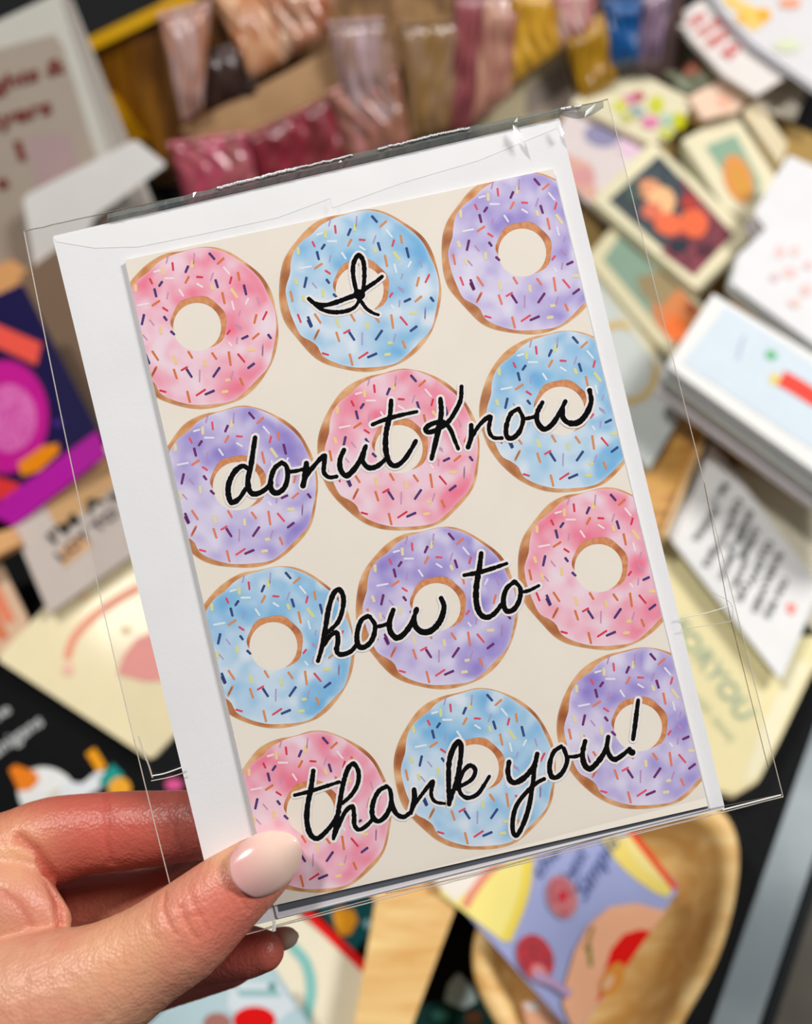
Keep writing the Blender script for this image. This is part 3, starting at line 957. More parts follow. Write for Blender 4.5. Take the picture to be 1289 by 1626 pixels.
DON = [('pink', 313, 519), ('blue', 571, 460), ('purple', 829, 401),
       ('purple', 376, 772), ('pink', 633, 713), ('blue', 890, 652),
       ('blue', 434, 1026), ('purple', 693, 964), ('pink', 950, 902),
       ('pink', 493, 1288), ('blue', 754, 1220), ('purple', 1013, 1155)]
# clip planes of the front panel
fq = [HS.q(p, HB) for p in FQ]


def clip(o, inset=0.00003):
    bm = bmesh.new()
    bm.from_mesh(o.data)
    org = V(o['_org']) if o.parent is None else V(o.parent['_org'])
    cc = sum(fq, V()) / 4
    for i in range(4):
        a, b = fq[i], fq[(i + 1) % 4]
        nn = (b - a).cross(HN).normalized()
        if nn.dot(cc - a) > 0:
            nn = -nn
        geom = bm.verts[:] + bm.edges[:] + bm.faces[:]
        bmesh.ops.bisect_plane(bm, geom=geom, plane_co=a - nn * inset - org, plane_no=nn, clear_outer=True)
    bm.to_mesh(o.data)
    bm.free()


for di, (kind, cx, cy) in enumerate(DON):
    RX, RY = 128.0, 128.5

    def T(x, y, h):
        return HS.q((cx + x * RX, cy + y * RY), h)
    NA, NR = 120, 18
    vs, fs, cols = [], [], []

    def annulus(r0, r1, h, cf, nr):
        b = len(vs)
        for j in range(nr + 1):
            for i in range(NA):
                a = 2 * math.pi * i / NA
                ra, rb = r0(a), r1(a)
                r = ra + (rb - ra) * j / nr
                x, y = r * math.cos(a), r * math.sin(a)
                vs.append(T(x, y, h))
                c = cf(x, y, j / nr)
                cols.append([s2l(q) for q in c])
        for j in range(nr):
            for i in range(NA):
                k = (i + 1) % NA
                fs.append([b + j * NA + i, b + j * NA + k, b + (j + 1) * NA + k, b + (j + 1) * NA + i][::-1])
    annulus(lambda a: R_IC(a) - .03, lambda a: R_OUT(a) + .006 * math.sin(a * 9 + di), HB + .00003,
            lambda x, y, t: mixc(crust_col(x, y, di), (228, 210, 186), max(0, t - .8) * 1.6), 5)
    annulus(lambda a: HOLE, lambda a: max(HOLE + .01, hole_out(a) + .02), HB + .00003, lambda x, y, t: mixc(crust_col(x * 3, y * 3, di + 5), (206, 120, 72), .4), 3)
    annulus(lambda a: hole_out(a), lambda a: R_IC(a), HB + .00006, lambda x, y, t: mixc(icing_col(x, y, kind, di * .37), PAL[kind][2], max(0, t - .93) * 5), NR)
    don = mk('printed_donut', vs, fs, ink_v, gc, cols=cols)
    clip(don)
    don['label'] = 'printed %s iced donut with sprinkles' % kind
    # sprinkles
    sv, sf, mi = [], [], []
    keys = ['navy', 'red', 'orange', 'violet', 'yellow', 'white']
    sm = [mat(mixc(SCOL[kind][k], PAL[kind][0], .32 if k in ('white', 'yellow', 'violet') else .10), .6, 0, 0, 'sprinkle_' + k) for k in keys]
    for k, a, b_ in SPR:
        a, b_ = V(a), V(b_)
        d = (b_ - a).normalized()
        nn = V((-d.y, d.x)) * SW[k] * .5
        nn = nn * .86
        q = [a - d * .008 + nn * .5, a + nn, b_ + nn * .9, b_ + d * .008 + nn * .3, b_ + d * .008 - nn * .4, b_ - nn * .9, a - nn, a - d * .008 - nn * .5]
        base = len(sv)
        sv += [T(p.x, p.y, HB + .00009) for p in q]
        sf.append(list(range(base, base + 8)))
        mi.append(keys.index(k))
    spo = mk('sprinkles', sv, sf, sm, gc, mi)
    clip(spo)
    me = spo.data
    bm = bmesh.new()
    bm.from_mesh(me)
    for f in bm.faces:
        if f.normal.dot(HN) < 0:
            f.normal_flip()
    bm.to_mesh(me)
    bm.free()
    spo.parent = don
    spo['kind'] = 'stuff'

# lettering --------------------------------------------------------------
LET = {
    'I': ((430, 300, 4.445), [
        ([(625, 790), (598, 700), (580, 600), (585, 520), (620, 466), (652, 510), (660, 600), (652, 700), (628, 780)], 26),
        ([(268, 775), (310, 808), (380, 820), (460, 800), (540, 770), (620, 740), (680, 695), (740, 655), (785, 618)], 27),
        ([(310, 815), (370, 855), (450, 870), (530, 862), (590, 835), (622, 790)], 24),
        ([(630, 780), (670, 840), (720, 875), (758, 888)], 20), ([(612, 742), (636, 748)], 56)]),
    'donut': ((340, 640, 4.028), [
        ([(262, 220), (250, 300), (235, 400), (215, 500), (232, 570), (275, 580), (330, 550), (365, 510)], 28),
        ([(218, 420), (180, 402), (130, 440), (95, 510), (90, 580), (112, 636), (160, 610), (200, 550)], 28),
        ([(432, 380), (385, 420), (360, 500), (370, 560), (405, 575), (450, 540), (470, 470), (462, 405), (432, 380)], 27),
        ([(465, 440), (520, 435), (580, 420)], 20), ([(590, 385), (585, 450), (568, 528)], 32),
        ([(585, 475), (640, 400), (705, 335), (702, 400), (702, 445), (735, 475), (782, 470)], 24),
        ([(830, 300), (805, 360), (808, 425), (842, 465), (885, 435), (930, 370), (970, 275)], 28),
        ([(960, 310), (950, 370), (985, 412), (1040, 405), (1105, 352)], 26)]),
    'tKnow': ((600, 590, 3.5806), [
        ([(75, 165), (68, 250), (46, 350), (45, 450), (68, 520), (105, 535), (150, 500), (190, 440), (215, 395)], 24),
        ([(-32, 302), (15, 282), (75, 262), (140, 245), (220, 228)], 20),
        ([(355, 155), (360, 230), (350, 300), (328, 400), (305, 495)], 25),
        ([(475, 85), (470, 160), (440, 225), (400, 285), (345, 325), (290, 345), (270, 328), (300, 300), (370, 285), (412, 330), (436, 390), (456, 438)], 22),
        ([(530, 305), (530, 370), (512, 430)], 24), ([(535, 370), (580, 300), (638, 255), (630, 330), (655, 375), (705, 378)], 20),
        ([(800, 210), (755, 240), (730, 310), (732, 368), (765, 378), (805, 340), (825, 270), (800, 212)], 22),
        ([(825, 270), (870, 262), (905, 252)], 18),
        ([(935, 175), (905, 235), (908, 290), (945, 328), (990, 300), (1030, 240), (1065, 170)], 24),
        ([(1050, 210), (1052, 262), (1088, 293), (1140, 288), (1185, 240), (1212, 170), (1203, 108)], 26)]),
    'how': ((480, 860, 3.2225), [
        ([(80, 610), (100, 540), (120, 430), (135, 340), (160, 265), (190, 246), (210, 285), (205, 350), (180, 415), (125, 468)], 21),
        ([(110, 530), (140, 485), (175, 465), (182, 510), (175, 560), (200, 578), (250, 560), (285, 515)], 20),
        ([(335, 380), (300, 405), (280, 470), (285, 530), (318, 540), (358, 500), (372, 430), (345, 385)], 21), ([(370, 435), (410, 430), (450, 412)], 16),
        ([(465, 350), (446, 410), (450, 460), (482, 493), (520, 472), (560, 415), (585, 345)], 23),
        ([(572, 390), (578, 432), (612, 462), (660, 455), (705, 405), (725, 335), (710, 290)], 24),
        ([(915, 60), (905, 140), (890, 230), (890, 310), (908, 368), (942, 388), (980, 370), (1020, 322)], 23),
        ([(828, 172), (900, 158), (970, 138), (1045, 112)], 18),
        ([(1085, 205), (1045, 240), (1028, 300), (1042, 353), (1080, 348), (1110, 300), (1115, 240), (1088, 206)], 21), ([(1115, 260), (1160, 250), (1210, 225)], 15)]),
    'thank': ((450, 1150, 3.906), [
        ([(185, 290), (170, 400), (150, 500), (145, 600), (165, 680), (205, 710), (250, 680), (310, 610), (345, 540)], 27),
        ([(70, 440), (150, 420), (240, 392), (345, 358)], 20),
        ([(310, 710), (330, 600), (350, 480), (370, 370), (400, 275), (435, 245), (465, 295), (460, 370), (420, 440), (365, 490)], 24),
        ([(318, 690), (345, 620), (385, 540), (428, 510), (438, 570), (440, 625), (470, 655), (520, 625), (560, 580)], 23),
        ([(640, 385), (590, 415), (555, 490), (552, 570), (590, 602), (640, 560), (668, 480), (660, 405), (636, 384)], 24),
        ([(665, 430), (675, 500), (700, 555), (745, 575), (790, 545)], 24), ([(810, 405), (812, 470), (790, 550)], 26),
        ([(812, 500), (870, 420), (928, 352), (915, 430), (940, 480), (1000, 492)], 20)]),
    'kyou': ((690, 1090, 3.683), [
        ([(85, 690), (82, 560), (85, 440), (110, 360), (140, 322), (155, 350), (148, 450), (125, 560), (90, 670)], 24),
        ([(135, 600), (160, 510), (205, 462), (238, 490), (215, 545), (140, 590)], 21),
        ([(140, 590), (155, 630), (195, 652), (250, 630), (290, 575), (320, 525)], 20),
        ([(435, 440), (428, 500), (442, 550), (475, 562), (530, 528), (580, 465), (600, 395)], 25),
        ([(598, 410), (585, 480), (572, 580), (552, 700), (520, 800), (482, 870), (458, 850), (458, 770), (482, 690), (540, 615), (600, 562), (640, 541)], 22),
        ([(740, 350), (695, 385), (672, 460), (680, 520), (710, 533), (750, 498), (775, 430), (755, 362)], 23), ([(770, 410), (820, 410), (870, 395)], 18),
        ([(880, 320), (865, 390), (875, 455), (908, 482), (955, 440), (1000, 370), (1015, 295)], 25),
        ([(1005, 340), (1018, 395), (1050, 428), (1100, 400), (1140, 365)], 23),
        ([(1190, 80), (1180, 160), (1170, 240), (1160, 308)], 22), ([(1150, 384), (1155, 386)], 34)]),
}


def ink_mesh(segs, h, cell=1.0):
    """one clean outline mesh of all strokes: marching squares over their distance field (pixels of the card face)"""
    import numpy as np
    xs = [q for a, b, ra, rb in segs for q in (a.x, b.x)]
    ys = [q for a, b, ra, rb in segs for q in (a.y, b.y)]
    x0, y0 = min(xs) - 12, min(ys) - 12
    nx, ny = int((max(xs) + 12 - x0) / cell) + 2, int((max(ys) + 12 - y0) / cell) + 2
    D = np.full((ny, nx), 9.0)
    for a, b, ra, rb in segs:
        m = max(ra, rb) + 3
        i0, i1 = int((min(a.x, b.x) - m - x0) / cell), int((max(a.x, b.x) + m - x0) / cell) + 2
        j0, j1 = int((min(a.y, b.y) - m - y0) / cell), int((max(a.y, b.y) + m - y0) / cell) + 2
        i0, j0 = max(i0, 0), max(j0, 0)
        X, Y = np.meshgrid(x0 + np.arange(i0, min(i1, nx)) * cell, y0 + np.arange(j0, min(j1, ny)) * cell)
        dx, dy = b.x - a.x, b.y - a.y
        L = max(1e-9, dx * dx + dy * dy)
        t = np.clip(((X - a.x) * dx + (Y - a.y) * dy) / L, 0, 1)
        d = np.hypot(X - a.x - t * dx, Y - a.y - t * dy) - (ra + (rb - ra) * t)
        D[j0:j0 + d.shape[0], i0:i0 + d.shape[1]] = np.minimum(D[j0:j0 + d.shape[0], i0:i0 + d.shape[1]], d)
    vs, fs, vid = [], [], {}

    def vert(key, x, y):
        if key not in vid:
            vid[key] = len(vs)
            vs.append(HS.q((x, y), h))
        return vid[key]
    act = (np.minimum(np.minimum(D[:-1, :-1], D[1:, :-1]), np.minimum(D[:-1, 1:], D[1:, 1:])) < 0)
    for j, i in zip(*np.nonzero(act)):
        cs = [(i, j), (i + 1, j), (i + 1, j + 1), (i, j + 1)]
        poly = []
        for k in range(4):
            (ia, ja), (ib, jb) = cs[k], cs[(k + 1) % 4]
            da, db = D[ja, ia], D[jb, ib]
            if da < 0:
                poly.append(vert((ia, ja), x0 + ia * cell, y0 + ja * cell))
            if (da < 0) != (db < 0):
                t = da / (da - db)
                lo, hi = min((ia, ja), (ib, jb)), max((ia, ja), (ib, jb))
                poly.append(vert((lo, hi), x0 + (ia + (ib - ia) * t) * cell, y0 + (ja + (jb - ja) * t) * cell))
        if len(poly) > 2:
            fs.append([int(q) for q in poly[::-1]])
    return vs, fs


ink_black = mat((5, 4, 5), .9, 0, 0, 'black_ink', spec=.04)
ink_halo = mat((240, 234, 232), .6, 0, 0, 'lettering_outline')
for key, ((ox, oy, sc), strokes) in LET.items():
    for layer, (extra, h, m, nm) in enumerate(((7.0, HB + .00012, ink_halo, 'lettering_outline'), (0, HB + .00015, ink_black, 'printed_lettering'))):
        segs = []
        for si, (pts, w) in enumerate(strokes):
            pp = catmull([V((ox + p[0] / sc, oy + p[1] / sc)) for p in pts], 8)
            rs = [pp[0]]
            for p in pp[1:]:
                while (p - rs[-1]).length > 1.6:
                    rs.append(rs[-1] + (p - rs[-1]).normalized() * 1.6)
            rs.append(pp[-1])
            prev = None
            for i, p in enumerate(rs):
                t = i / max(1, len(rs) - 1)
                taper = .82 + .18 * math.sin(math.pi * min(1, t * 1.1))
                wob = 1 + (.22 * noise.noise(V((p.x * .22, p.y * .22, si))) + .16 * noise.noise(V((p.x * .6, p.y * .6, 3))) if layer else .05 * noise.noise(V((p.x * .1, p.y * .1, 1))))
                r = (w / sc * 1.28 * taper * wob + extra) / 2
                if prev:
                    segs.append((prev[0], p, prev[1], r))
                prev = (p, r)
        vs, fs = ink_mesh(segs, h)
        lo = mk(nm, vs, fs, m, gc)
        me = lo.data
        bm = bmesh.new()
        bm.from_mesh(me)
        for f in bm.faces:
            if f.normal.dot(HN) < 0:
                f.normal_flip()
        bm.to_mesh(me)
        bm.free()

# clear sleeve -----------------------------------------------------------
film = bpy.data.materials.new('clear_film')
film.use_nodes = True
nt = film.node_tree
nt.nodes.clear()
out = nt.nodes.new('ShaderNodeOutputMaterial')
tr = nt.nodes.new('ShaderNodeBsdfTransparent')
tr.inputs[0].default_value = (.985, .985, .985, 1)
gl = nt.nodes.new('ShaderNodeBsdfGlossy')
gl.inputs['Roughness'].default_value = .06
geo = nt.nodes.new('ShaderNodeNewGeometry')
dt = nt.nodes.new('ShaderNodeVectorMath')
dt.operation = 'DOT_PRODUCT'
nt.links.new(geo.outputs['Incoming'], dt.inputs[0])
nt.links.new(geo.outputs['Normal'], dt.inputs[1])


def mth(op, a, b=None):
    n_ = nt.nodes.new('ShaderNodeMath')
    n_.operation = op
    for i_, x_ in enumerate((a, b)):
        if x_ is None:
            continue
        if isinstance(x_, (int, float)):
            n_.inputs[i_].default_value = x_
        else:
            nt.links.new(x_, n_.inputs[i_])
    return n_.outputs[0]


fac_ = mth('ADD', mth('MULTIPLY', mth('POWER', mth('SUBTRACT', 1.0, mth('ABSOLUTE', dt.outputs['Value'])), 5.0), .9), .035)
mxs = nt.nodes.new('ShaderNodeMixShader')
nt.links.new(fac_, mxs.inputs[0])
nt.links.new(tr.outputs[0], mxs.inputs[1])
nt.links.new(gl.outputs[0], mxs.inputs[2])
nt.links.new(mxs.outputs[0], out.inputs[0])


def film_edge(name, alpha, col, rough=.25):
    m = bpy.data.materials.new(name)
    m.use_nodes = True
    b = m.node_tree.nodes['Principled BSDF']
    b.inputs['Base Color'].default_value = lin(col)
    b.inputs['Alpha'].default_value = alpha
    b.inputs['Roughness'].default_value = rough
    return m


SQ = [(38, 367), (965, 158), (1243, 1265), (296, 1508)]
sl = thing('clear_sleeve', 'clear cellophane sleeve around the donut card and its envelope', 'sleeve', cen - HN * .0024)
NU, NV = 60, 80


def sq(u, v):
    # the top edge bows slightly, as the film does
    a = V(SQ[0]).lerp(V(SQ[1]), u)
    b = V(SQ[3]).lerp(V(SQ[2]), u)
    a = a + V((0, 10)) * math.sin(math.pi * u) * .2
    p = a.lerp(b, v)
    left = -10 * math.sin(math.pi * v) * (1 - u)
    return (p.x + left, p.y)


for side in (1, -1):
    vs, fs = [], []
    for j in range(NV + 1):
        for i in range(NU + 1):
            u, v = i / NU, j / NV
            e = min(1, min(u / .10, (1 - u) / .10, v / .07, (1 - v) / .04))
            e = e * e * (3 - 2 * e)
            wv = noise.noise(V((u * 5, v * 7, side * 3))) * .00012
            h = -.0007 + e * ((.0018 if side > 0 else -.0013)) + wv * (.3 + e)
            if side < 0:
                h = -.00075 - e * .0014 + wv
            vs.append(HS.q(sq(u, v), h))
    for j in range(NV):
        for i in range(NU):
            a = j * (NU + 1) + i
            q = [a, a + 1, a + NU + 2, a + NU + 1]
            fs.append(q[::-1] if side > 0 else q)
    mk('film_sheet', vs, fs, film, sl, smooth=True)


def wire(name, pts, r, h, m, parent, jit=0.0):
    pts = catmull([V((p[0], p[1])) for p in pts], 6) if len(pts) > 2 else [V(pts[0]).lerp(V(pts[1]), i / 8) for i in range(9)]
    P3 = []
    for i, p in enumerate(pts):
        P3.append(HS.q((p.x + random.uniform(-jit, jit), p.y + random.uniform(-jit, jit)), h))
    vs, fs = [], []
    for i, p in enumerate(P3):
        d = (P3[min(i + 1, len(P3) - 1)] - P3[max(i - 1, 0)]).normalized()
        s = HN.cross(d)
        for k in range(5):
            a = 2 * math.pi * k / 5
            vs.append(p + (s * math.cos(a) + HN * math.sin(a)) * r)
    for i in range(len(P3) - 1):
        for k in range(5):
            l = (k + 1) % 5
            fs.append([i * 5 + k, i * 5 + l, (i + 1) * 5 + l, (i + 1) * 5 + k])
    return mk(name, vs, fs, m, parent, smooth=True)


edge_m = film_edge('film_edge', .55, (226, 216, 204))
edge_d = film_edge('film_edge_shade', .5, (120, 108, 92))
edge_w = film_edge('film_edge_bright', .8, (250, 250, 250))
wire('sleeve_edge', [sq(0, t / 10) for t in range(11)], .00016, -.0007, edge_m, sl)
wire('sleeve_edge', [sq(1, t / 10) for t in range(11)], .00014, -.0007, edge_m, sl)
wire('sleeve_edge', [sq(1 - .012 * min(1, t / 4), .55 + .45 * t / 10) for t in range(11)][:10], .00012, -.0006, edge_d, sl)
wire('sleeve_edge', [sq(t / 10, 0) for t in range(11)], .00016, -.0007, edge_d, sl, .6)
wire('sleeve_edge', [sq(t / 10, 1) for t in range(1, 11)], .00018, -.0007, edge_m, sl, .3)
wire('sleeve_crease_glint', [sq(.05 + t * .095, .994 - .004 * math.sin(t)) for t in range(3, 11)], .00010, -.0004, edge_d, sl)
wire('sleeve_crease_glint', [sq(.90 + .0195 * t, .997) for t in range(6)], .00022, -.0004, edge_w, sl)
wire('sleeve_crease_glint', [(1075, 982), (1110, 976), (1140, 968), (1164, 960)], .00012, .0004, edge_w, sl)
wire('sleeve_crease_glint', [(1080, 1000), (1130, 992), (1168, 985)], .00010, .0004, edge_m, sl)
wire('sleeve_crease_glint', [(1130, 940), (1160, 958), (1164, 985), (1170, 1000)], .00010, .0004, edge_m, sl)
wire('sleeve_crease_glint', [(242, 1232), (262, 1228), (290, 1218)], .00018, .0004, edge_w, sl)
wire('sleeve_crease_glint', [(240, 1240), (270, 1234), (292, 1227)], .00014, .0004, edge_m, sl)
wire('sleeve_crease_glint', [(220, 1168), (228, 1195), (236, 1215), (242, 1235)], .00022, .0004, edge_m, sl)
wire('sleeve_crease_glint', [(528, 313), (531, 333)], .00006, .0012, edge_w, sl)
wire('sleeve_crease_glint', [(420, 1474), (560, 1436), (760, 1384), (960, 1334), (1130, 1294)], .00012, .0006, film_edge('film_pink', .6, (214, 180, 178)), sl)

# welded strip along the top: grey painted in for reflections, white for glints
strip = film_edge('film_seal_sheen', .62, (112, 118, 116), .18)
vs, fs = [], []
N = 150
tops = [(38, 367), (240, 322), (450, 268), (620, 228), (700, 208), (885, 170), (965, 158)]


def topy(x, pts):
    for a, b in zip(pts, pts[1:]):
        if a[0] <= x <= b[0]:
            return a[1] + (b[1] - a[1]) * (x - a[0]) / (b[0] - a[0])
    return pts[-1][1]


for i in range(N + 1):
    x = 170 + (958 - 170) * i / N
    y0 = topy(x, tops) + 2 + 2.5 * noise.noise(V((x * .05, 0, 0)))
    ye = 375 + (x - 83) / (888 - 83) * (187 - 375)
    y1 = max(y0 + 1.5, min(ye - 1, y0 + 26)) if x < 888 else y0 + 10 + 12 * math.sin((x - 888) / 70 * 3.14)
    ym = (y0 + y1) / 2
    vs += [HS.q((x, y0), -.0003 + .0003 * noise.noise(V((x * .3, 1, 0)))), HS.q((x, ym), .0002 + .0005 * noise.noise(V((x * .22, 2, 0)))), HS.q((x, y1), -.0002 + .0003 * noise.noise(V((x * .3, 3, 0))))]
for i in range(N):
    for k in range(2):
        a = i * 3 + k
        fs.append([a, a + 3, a + 4, a + 1][::-1])
mk('sleeve_seal_sheen', vs, fs, strip, sl, smooth=False)
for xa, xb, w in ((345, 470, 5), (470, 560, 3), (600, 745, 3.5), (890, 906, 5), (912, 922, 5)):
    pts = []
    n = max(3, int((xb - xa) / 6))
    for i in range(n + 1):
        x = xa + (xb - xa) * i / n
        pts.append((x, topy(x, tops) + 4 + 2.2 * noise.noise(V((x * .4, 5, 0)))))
    wire('sleeve_glint', pts, w * .00008, .0003, edge_w, sl, .7).name = 'sleeve_crease_glint'  # white wires painted in as glints on the top film
# white patches painted on as crinkle glints near the corners
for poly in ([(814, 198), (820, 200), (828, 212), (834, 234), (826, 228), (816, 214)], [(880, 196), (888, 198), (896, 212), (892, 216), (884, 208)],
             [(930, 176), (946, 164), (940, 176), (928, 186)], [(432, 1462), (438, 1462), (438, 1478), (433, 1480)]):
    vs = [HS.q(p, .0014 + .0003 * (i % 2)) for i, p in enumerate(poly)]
    mk('sleeve_crease_glint', vs, [list(range(len(vs)))[::-1]], film_edge('film_bright', .8, (250, 250, 250), .1), sl)

# ------------------------------------------------------------------ the hand
def blob_chain(bm, pts, flat=1.0, step=.22):
    """pts: (px, py, depth, radius in px)"""
    seq = []
    base = []
    for (x, y, d, r) in pts:
        p = P(x, y, d)
        base.append(V((p.x, p.y, p.z, r * d / F)))
    cm = catmull(base, 10)
    last = None
    for q in cm:
        p, r = V(q[:3]), q[3]
        if last is not None and (p - last).length < r * step:
            continue
        last = p
        M = Matrix.Translation(p) @ CR.to_4x4() @ Matrix.Diagonal((r, r, r * flat, 1))
        bmesh.ops.create_icosphere(bm, subdivisions=3, radius=1.0, matrix=M)


bmh = bmesh.new()
# thumb
blob_chain(bmh, [(-330, 1760, .250, 190), (-160, 1700, .246, 170), (-40, 1650, .242, 150), (60, 1606, .240, 122), (150, 1568, .239, 97), (225, 1524, .239, 82),
                 (286, 1484, .239, 78), (324, 1452, .2395, 72), (356, 1424, .240, 66), (384, 1402, .2405, 60), (412, 1380, .2412, 53), (434, 1364, .2417, 42), (446, 1354, .242, 30)], .86)
# index finger, behind the sleeve
blob_chain(bmh, [(-300, 1560, .262, 150), (-160, 1470, .262, 125), (-50, 1400, .262, 96), (20, 1366, .262, 78), (75, 1338, .263, 70), (130, 1325, .2635, 64), (195, 1319, .2635, 62),
                 (260, 1314, .262, 58), (330, 1308, .2595, 54), (400, 1300, .2575, 50), (470, 1292, .2568, 44), (510, 1288, .2565, 30)], .9)
# middle finger
blob_chain(bmh, [(-300, 1600, .275, 150), (-60, 1520, .280, 100), (60, 1470, .282, 70), (150, 1442, .280, 58), (230, 1428, .276, 50), (300, 1410, .270, 50), (380, 1396, .2625, 48), (450, 1385, .2585, 42), (500, 1380, .257, 30)], .95)
# ring finger, its tip shows below the card
blob_chain(bmh, [(-300, 1640, .285, 150), (-20, 1560, .292, 90), (120, 1530, .290, 62), (230, 1520, .283, 54), (320, 1516, .274, 48), (385, 1512, .267, 42), (420, 1510, .2635, 32)], .95)
# little finger
blob_chain(bmh, [(-260, 1700, .290, 140), (20, 1620, .300, 80), (150, 1586, .298, 54), (250, 1560, .290, 44), (320, 1546, .283, 36), (365, 1540, .278, 28), (388, 1538, .276, 18)], .95)
# palm and the web between thumb and index finger
blob_chain(bmh, [(-420, 1700, .258, 210), (-300, 1640, .262, 200), (-170, 1570, .258, 165), (-70, 1500, .255, 120), (0, 1450, .252, 86), (50, 1452, .250, 52), (84, 1462, .249, 30)], .8)
# wrist and forearm, outside the frame
blob_chain(bmh, [(-360, 1700, .262, 215), (-620, 1860, .262, 200), (-850, 1990, .262, 205)], .75, .35)
me = bpy.data.meshes.new('hand')
bmh.to_mesh(me)
bmh.free()
tmp = bpy.data.objects.new('tmp', me)
COL.objects.link(tmp)
rm = tmp.modifiers.new('r', 'REMESH')
rm.mode = 'VOXEL'
rm.voxel_size = .0006
sm_ = tmp.modifiers.new('s', 'SMOOTH')
sm_.iterations = 14
sm_.factor = .6
dg = bpy.context.evaluated_depsgraph_get()
hm = bpy.data.meshes.new_from_object(tmp.evaluated_get(dg))
bpy.data.objects.remove(tmp)
CI = CM.inverted()


def pix(p):
    c = CI @ p
    return (W / 2 + c.x / -c.z * F, H / 2 - c.y / -c.z * F, -c.z)


# creases: pixel polylines pressed into the skin facing the camera (depth mm, half width px)
CRE = [([(262, 1418), (258, 1440), (266, 1462), (280, 1485)], .42, 2.6, .252), ([(286, 1440), (292, 1456), (300, 1474), (314, 1492)], .34, 2.6, .252),
       ([(300, 1418), (310, 1440), (322, 1462), (330, 1478)], .18, 3, .252), ([(274, 1462), (300, 1456), (324, 1452)], .15, 3, .252),
       ([(352, 1372), (362, 1398), (382, 1424), (394, 1446)], .30, 3.5, .252), ([(240, 1440), (236, 1462), (248, 1490)], .15, 4, .252),
       ([(168, 1262), (172, 1290), (168, 1330), (176, 1368)], .35, 5, .275), ([(262, 1262), (266, 1300), (262, 1340)], .15, 5, .275),
       ([(30, 1330), (55, 1350), (80, 1390), (92, 1430), (96, 1470)], .9, 9, .275), ([(0, 1416), (30, 1436), (50, 1470)], .4, 7, .275)]


def segd(p, a, b):
    ab = b - a
    t = max(0, min(1, (p - a).dot(ab) / ab.length_squared))
    return (p - (a + ab * t)).length


CREP = [([V(q) for q in c], dp, w, dm) for c, dp, w, dm in CRE]
cols = []
toC = CR @ V((0, 0, 1))
hm.calc_loop_triangles()
nrm = [v.normal.copy() for v in hm.vertices]
for vi, v in enumerate(hm.vertices):
    x, y, d = pix(v.co)
    n_ = nrm[vi]
    off = 0
    red = 0
    if -40 < x < 560 and 1200 < y < 1700 and n_.dot(toC) > .05:
        pp = V((x, y))
        for c, dp, w, dm in CREP:
            if d > dm:
                continue
            if dm > .26 and d < .2435 and x > 60:
                continue
            m_ = min(segd(pp, c[i], c[i + 1]) for i in range(len(c) - 1))
            if m_ < w * 3:
                g = math.exp(-(m_ / w) ** 2)
                off -= dp * g
                red += g * dp * .8
        # fine skin relief
        off += .05 * noise.noise(v.co * 900) + .09 * noise.noise(v.co * 420)
        wr = math.exp(-((x - 292) ** 2 + (y - 1456) ** 2) / (2 * 34 ** 2))
        off += wr * .16 * noise.noise(V((x * .11 + y * .05, y * .05 - x * .02, 0)))
    v.co += n_ * off * .001
    base = (212, 154, 124)
    t = noise.noise(v.co * 60) * .5 + noise.noise(v.co * 200) * .3
    c = mixc(base, (204, 124, 106), .3 + t)
    # redder index finger and knuckles
    if d > .252 or (x > 100 and y < 1345 and d > .246):
        c = mixc(c, (176, 70, 60), .7)
    for (kx, ky, kr, ks) in ((385, 1425, 40, .5), (300, 1455, 40, .35), (350, 1480, 45, .4), (170, 1320, 50, .4)):
        c = mixc(c, (216, 96, 84), ks * math.exp(-((x - kx) ** 2 + (y - ky) ** 2) / (2 * kr * kr)))
    for (kx, ky, kr, ks) in ((200, 1500, 60, .5), (20, 1330, 45, .6), (360, 1362, 22, .6)):
        c = mixc(c, (238, 186, 136), ks * math.exp(-((x - kx) ** 2 + (y - ky) ** 2) / (2 * kr * kr)))
    c = mixc(c, (176, 60, 48), min(.5, red * .6))
    cols.append(c)
ca = hm.color_attributes.new('Col', 'FLOAT_COLOR', 'POINT')
flat = []
for c in cols:
    flat += [s2l(c[0]), s2l(c[1]), s2l(c[2]), 1.0]
ca.data.foreach_set('color', flat)
hm.polygons.foreach_set('use_smooth', [True] * len(hm.polygons))
skin = bpy.data.materials.new('skin')
skin.use_nodes = True
nt = skin.node_tree
b = nt.nodes['Principled BSDF']
b.inputs['Roughness'].default_value = .42
b.inputs['Specular IOR Level'].default_value = .5
b.inputs['Subsurface Weight'].default_value = .2
b.inputs['Subsurface Radius'].default_value = (1.0, .3, .15)
b.inputs['Subsurface Scale'].default_value = .003
a = nt.nodes.new('ShaderNodeVertexColor')
a.layer_name = 'Col'
nt.links.new(a.outputs[0], b.inputs['Base Color'])
tcn = nt.nodes.new('ShaderNodeTexCoord')
vo = nt.nodes.new('ShaderNodeTexVoronoi')
vo.inputs['Scale'].default_value = 1100
no = nt.nodes.new('ShaderNodeTexNoise')
no.inputs['Scale'].default_value = 500
no.inputs['Detail'].default_value = 4
ad = nt.nodes.new('ShaderNodeMath')
ad.operation = 'ADD'
bp = nt.nodes.new('ShaderNodeBump')
bp.inputs['Strength'].default_value = .3
bp.inputs['Distance'].default_value = .0004
nt.links.new(tcn.outputs['Object'], vo.inputs['Vector'])
nt.links.new(tcn.outputs['Object'], no.inputs['Vector'])
nt.links.new(vo.outputs['Distance'], ad.inputs[0])
nt.links.new(no.outputs['Fac'], ad.inputs[1])
nt.links.new(ad.outputs[0], bp.inputs['Height'])
nt.links.new(bp.outputs['Normal'], b.inputs['Normal'])
hm.materials.clear()
hm.materials.append(skin)
horg = P(-300, 1600, .26)
hm.transform(Matrix.Translation(-horg))
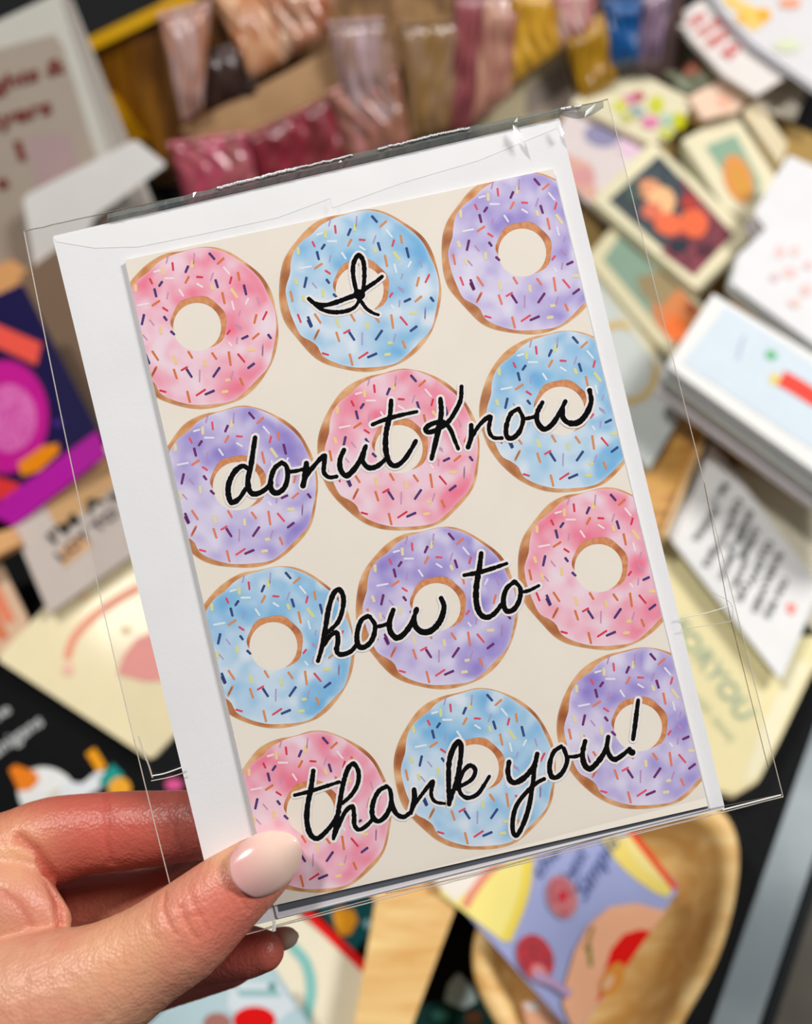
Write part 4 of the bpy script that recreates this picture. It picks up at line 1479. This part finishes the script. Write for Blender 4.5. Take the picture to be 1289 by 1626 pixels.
hand = thing('person', 'left hand of a person with long pale polished nails gripping the sleeved card', 'person', horg)
ho = bpy.data.objects.new('skin', hm)
ho.name = 'hand'
COL.objects.link(ho)
ho.parent = hand
ho['_org'] = list(horg)

nail_m = bpy.data.materials.new('nail_polish')
nail_m.use_nodes = True
b = nail_m.node_tree.nodes['Principled BSDF']
b.inputs['Roughness'].default_value = .16
b.inputs['Coat Weight'].default_value = 1
b.inputs['Coat Roughness'].default_value = .05
b.inputs['Subsurface Weight'].default_value = .2
b.inputs['Subsurface Scale'].default_value = .002
a = nail_m.node_tree.nodes.new('ShaderNodeVertexColor')
a.layer_name = 'Col'
nail_m.node_tree.links.new(a.outputs[0], b.inputs['Base Color'])


def nail(name, o0, tip, prof, d0, d1, bulge, ca_, cb_, label, sgn=1, thick=.0006):
    """nail plate seen from pixel o0 to pixel tip; prof = (t, half width px); d = depth of its centre line"""
    o0, tip = V(o0), V(tip)
    ax = tip - o0
    pr = V((-ax.y, ax.x)).normalized()
    NL, NW = 26, 16
    vs, fs, cc = [], [], []
    for side in (0, 1):
        bse = len(vs)
        for i in range(NL + 1):
            t = i / NL
            hw = prof[-1][1]
            for (ta, wa), (tb, wb) in zip(prof, prof[1:]):
                if ta <= t <= tb:
                    k = (t - ta) / (tb - ta)
                    hw = wa + (wb - wa) * k
                    break
            cpt = o0 + ax * t
            for j in range(NW + 1):
                s = j / NW * 2 - 1
                # base is a rounded U, tip is rounded too
                back = -.04 * (1 - s * s) * (1 - t) ** 2 + .10 * (1 - t) ** 2 * s * s
                p2 = cpt + pr * hw * s + ax * back
                d = d0 + (d1 - d0) * t + bulge * (hw / prof[3][1]) ** 1.2 * s * s - .0009 * math.sin(math.pi * t)
                vs.append(P(p2.x, p2.y, d + (thick if side else 0)))
                k = max(0, min(1, (t - .12) / .5 + .1 * s))
                cc.append([s2l(q) for q in mixc(ca_, cb_, k)])
        for i in range(NL):
            for j in range(NW):
                a_ = bse + i * (NW + 1) + j
                q = [a_, a_ + 1, a_ + NW + 2, a_ + NW + 1]
                fs.append(q if side == 0 else q[::-1])
    m_ = (NL + 1) * (NW + 1)
    for i in range(NL):
        for j in (0, NW):
            a_ = i * (NW + 1) + j
            fs.append([a_, a_ + NW + 1, a_ + NW + 1 + m_, a_ + m_])
    for j in range(NW):
        for i in (0, NL):
            a_ = i * (NW + 1) + j
            fs.append([a_, a_ + 1, a_ + 1 + m_, a_ + m_])
    o = mk(name, vs, fs, nail_m, hand, smooth=True, cols=cc)
    bm = bmesh.new()
    bm.from_mesh(o.data)
    bmesh.ops.recalc_face_normals(bm, faces=bm.faces)
    bm.to_mesh(o.data)
    bm.free()
    o['label'] = label
    return o


nail('thumbnail', (375, 1400), (474, 1336), [(0, 38), (.1, 43), (.25, 46.5), (.42, 48), (.58, 46), (.74, 40), (.87, 30), (.95, 20), (1, 7)],
     .2302, .2358, .0036, (224, 170, 166), (238, 204, 188), 'long glossy pale pink thumbnail')
nail('fingernail', (434, 1494), (474, 1484), [(0, 20), (.2, 20), (.4, 19), (.55, 18), (.7, 16), (.85, 12), (1, 3)],
     .2665, .2650, .0020, (206, 170, 146), (226, 200, 176), 'pale fingernail tip below the card')

# internal bookkeeping properties are not needed in the finished scene
for o in bpy.data.objects:
    if '_org' in o:
        del o['_org']
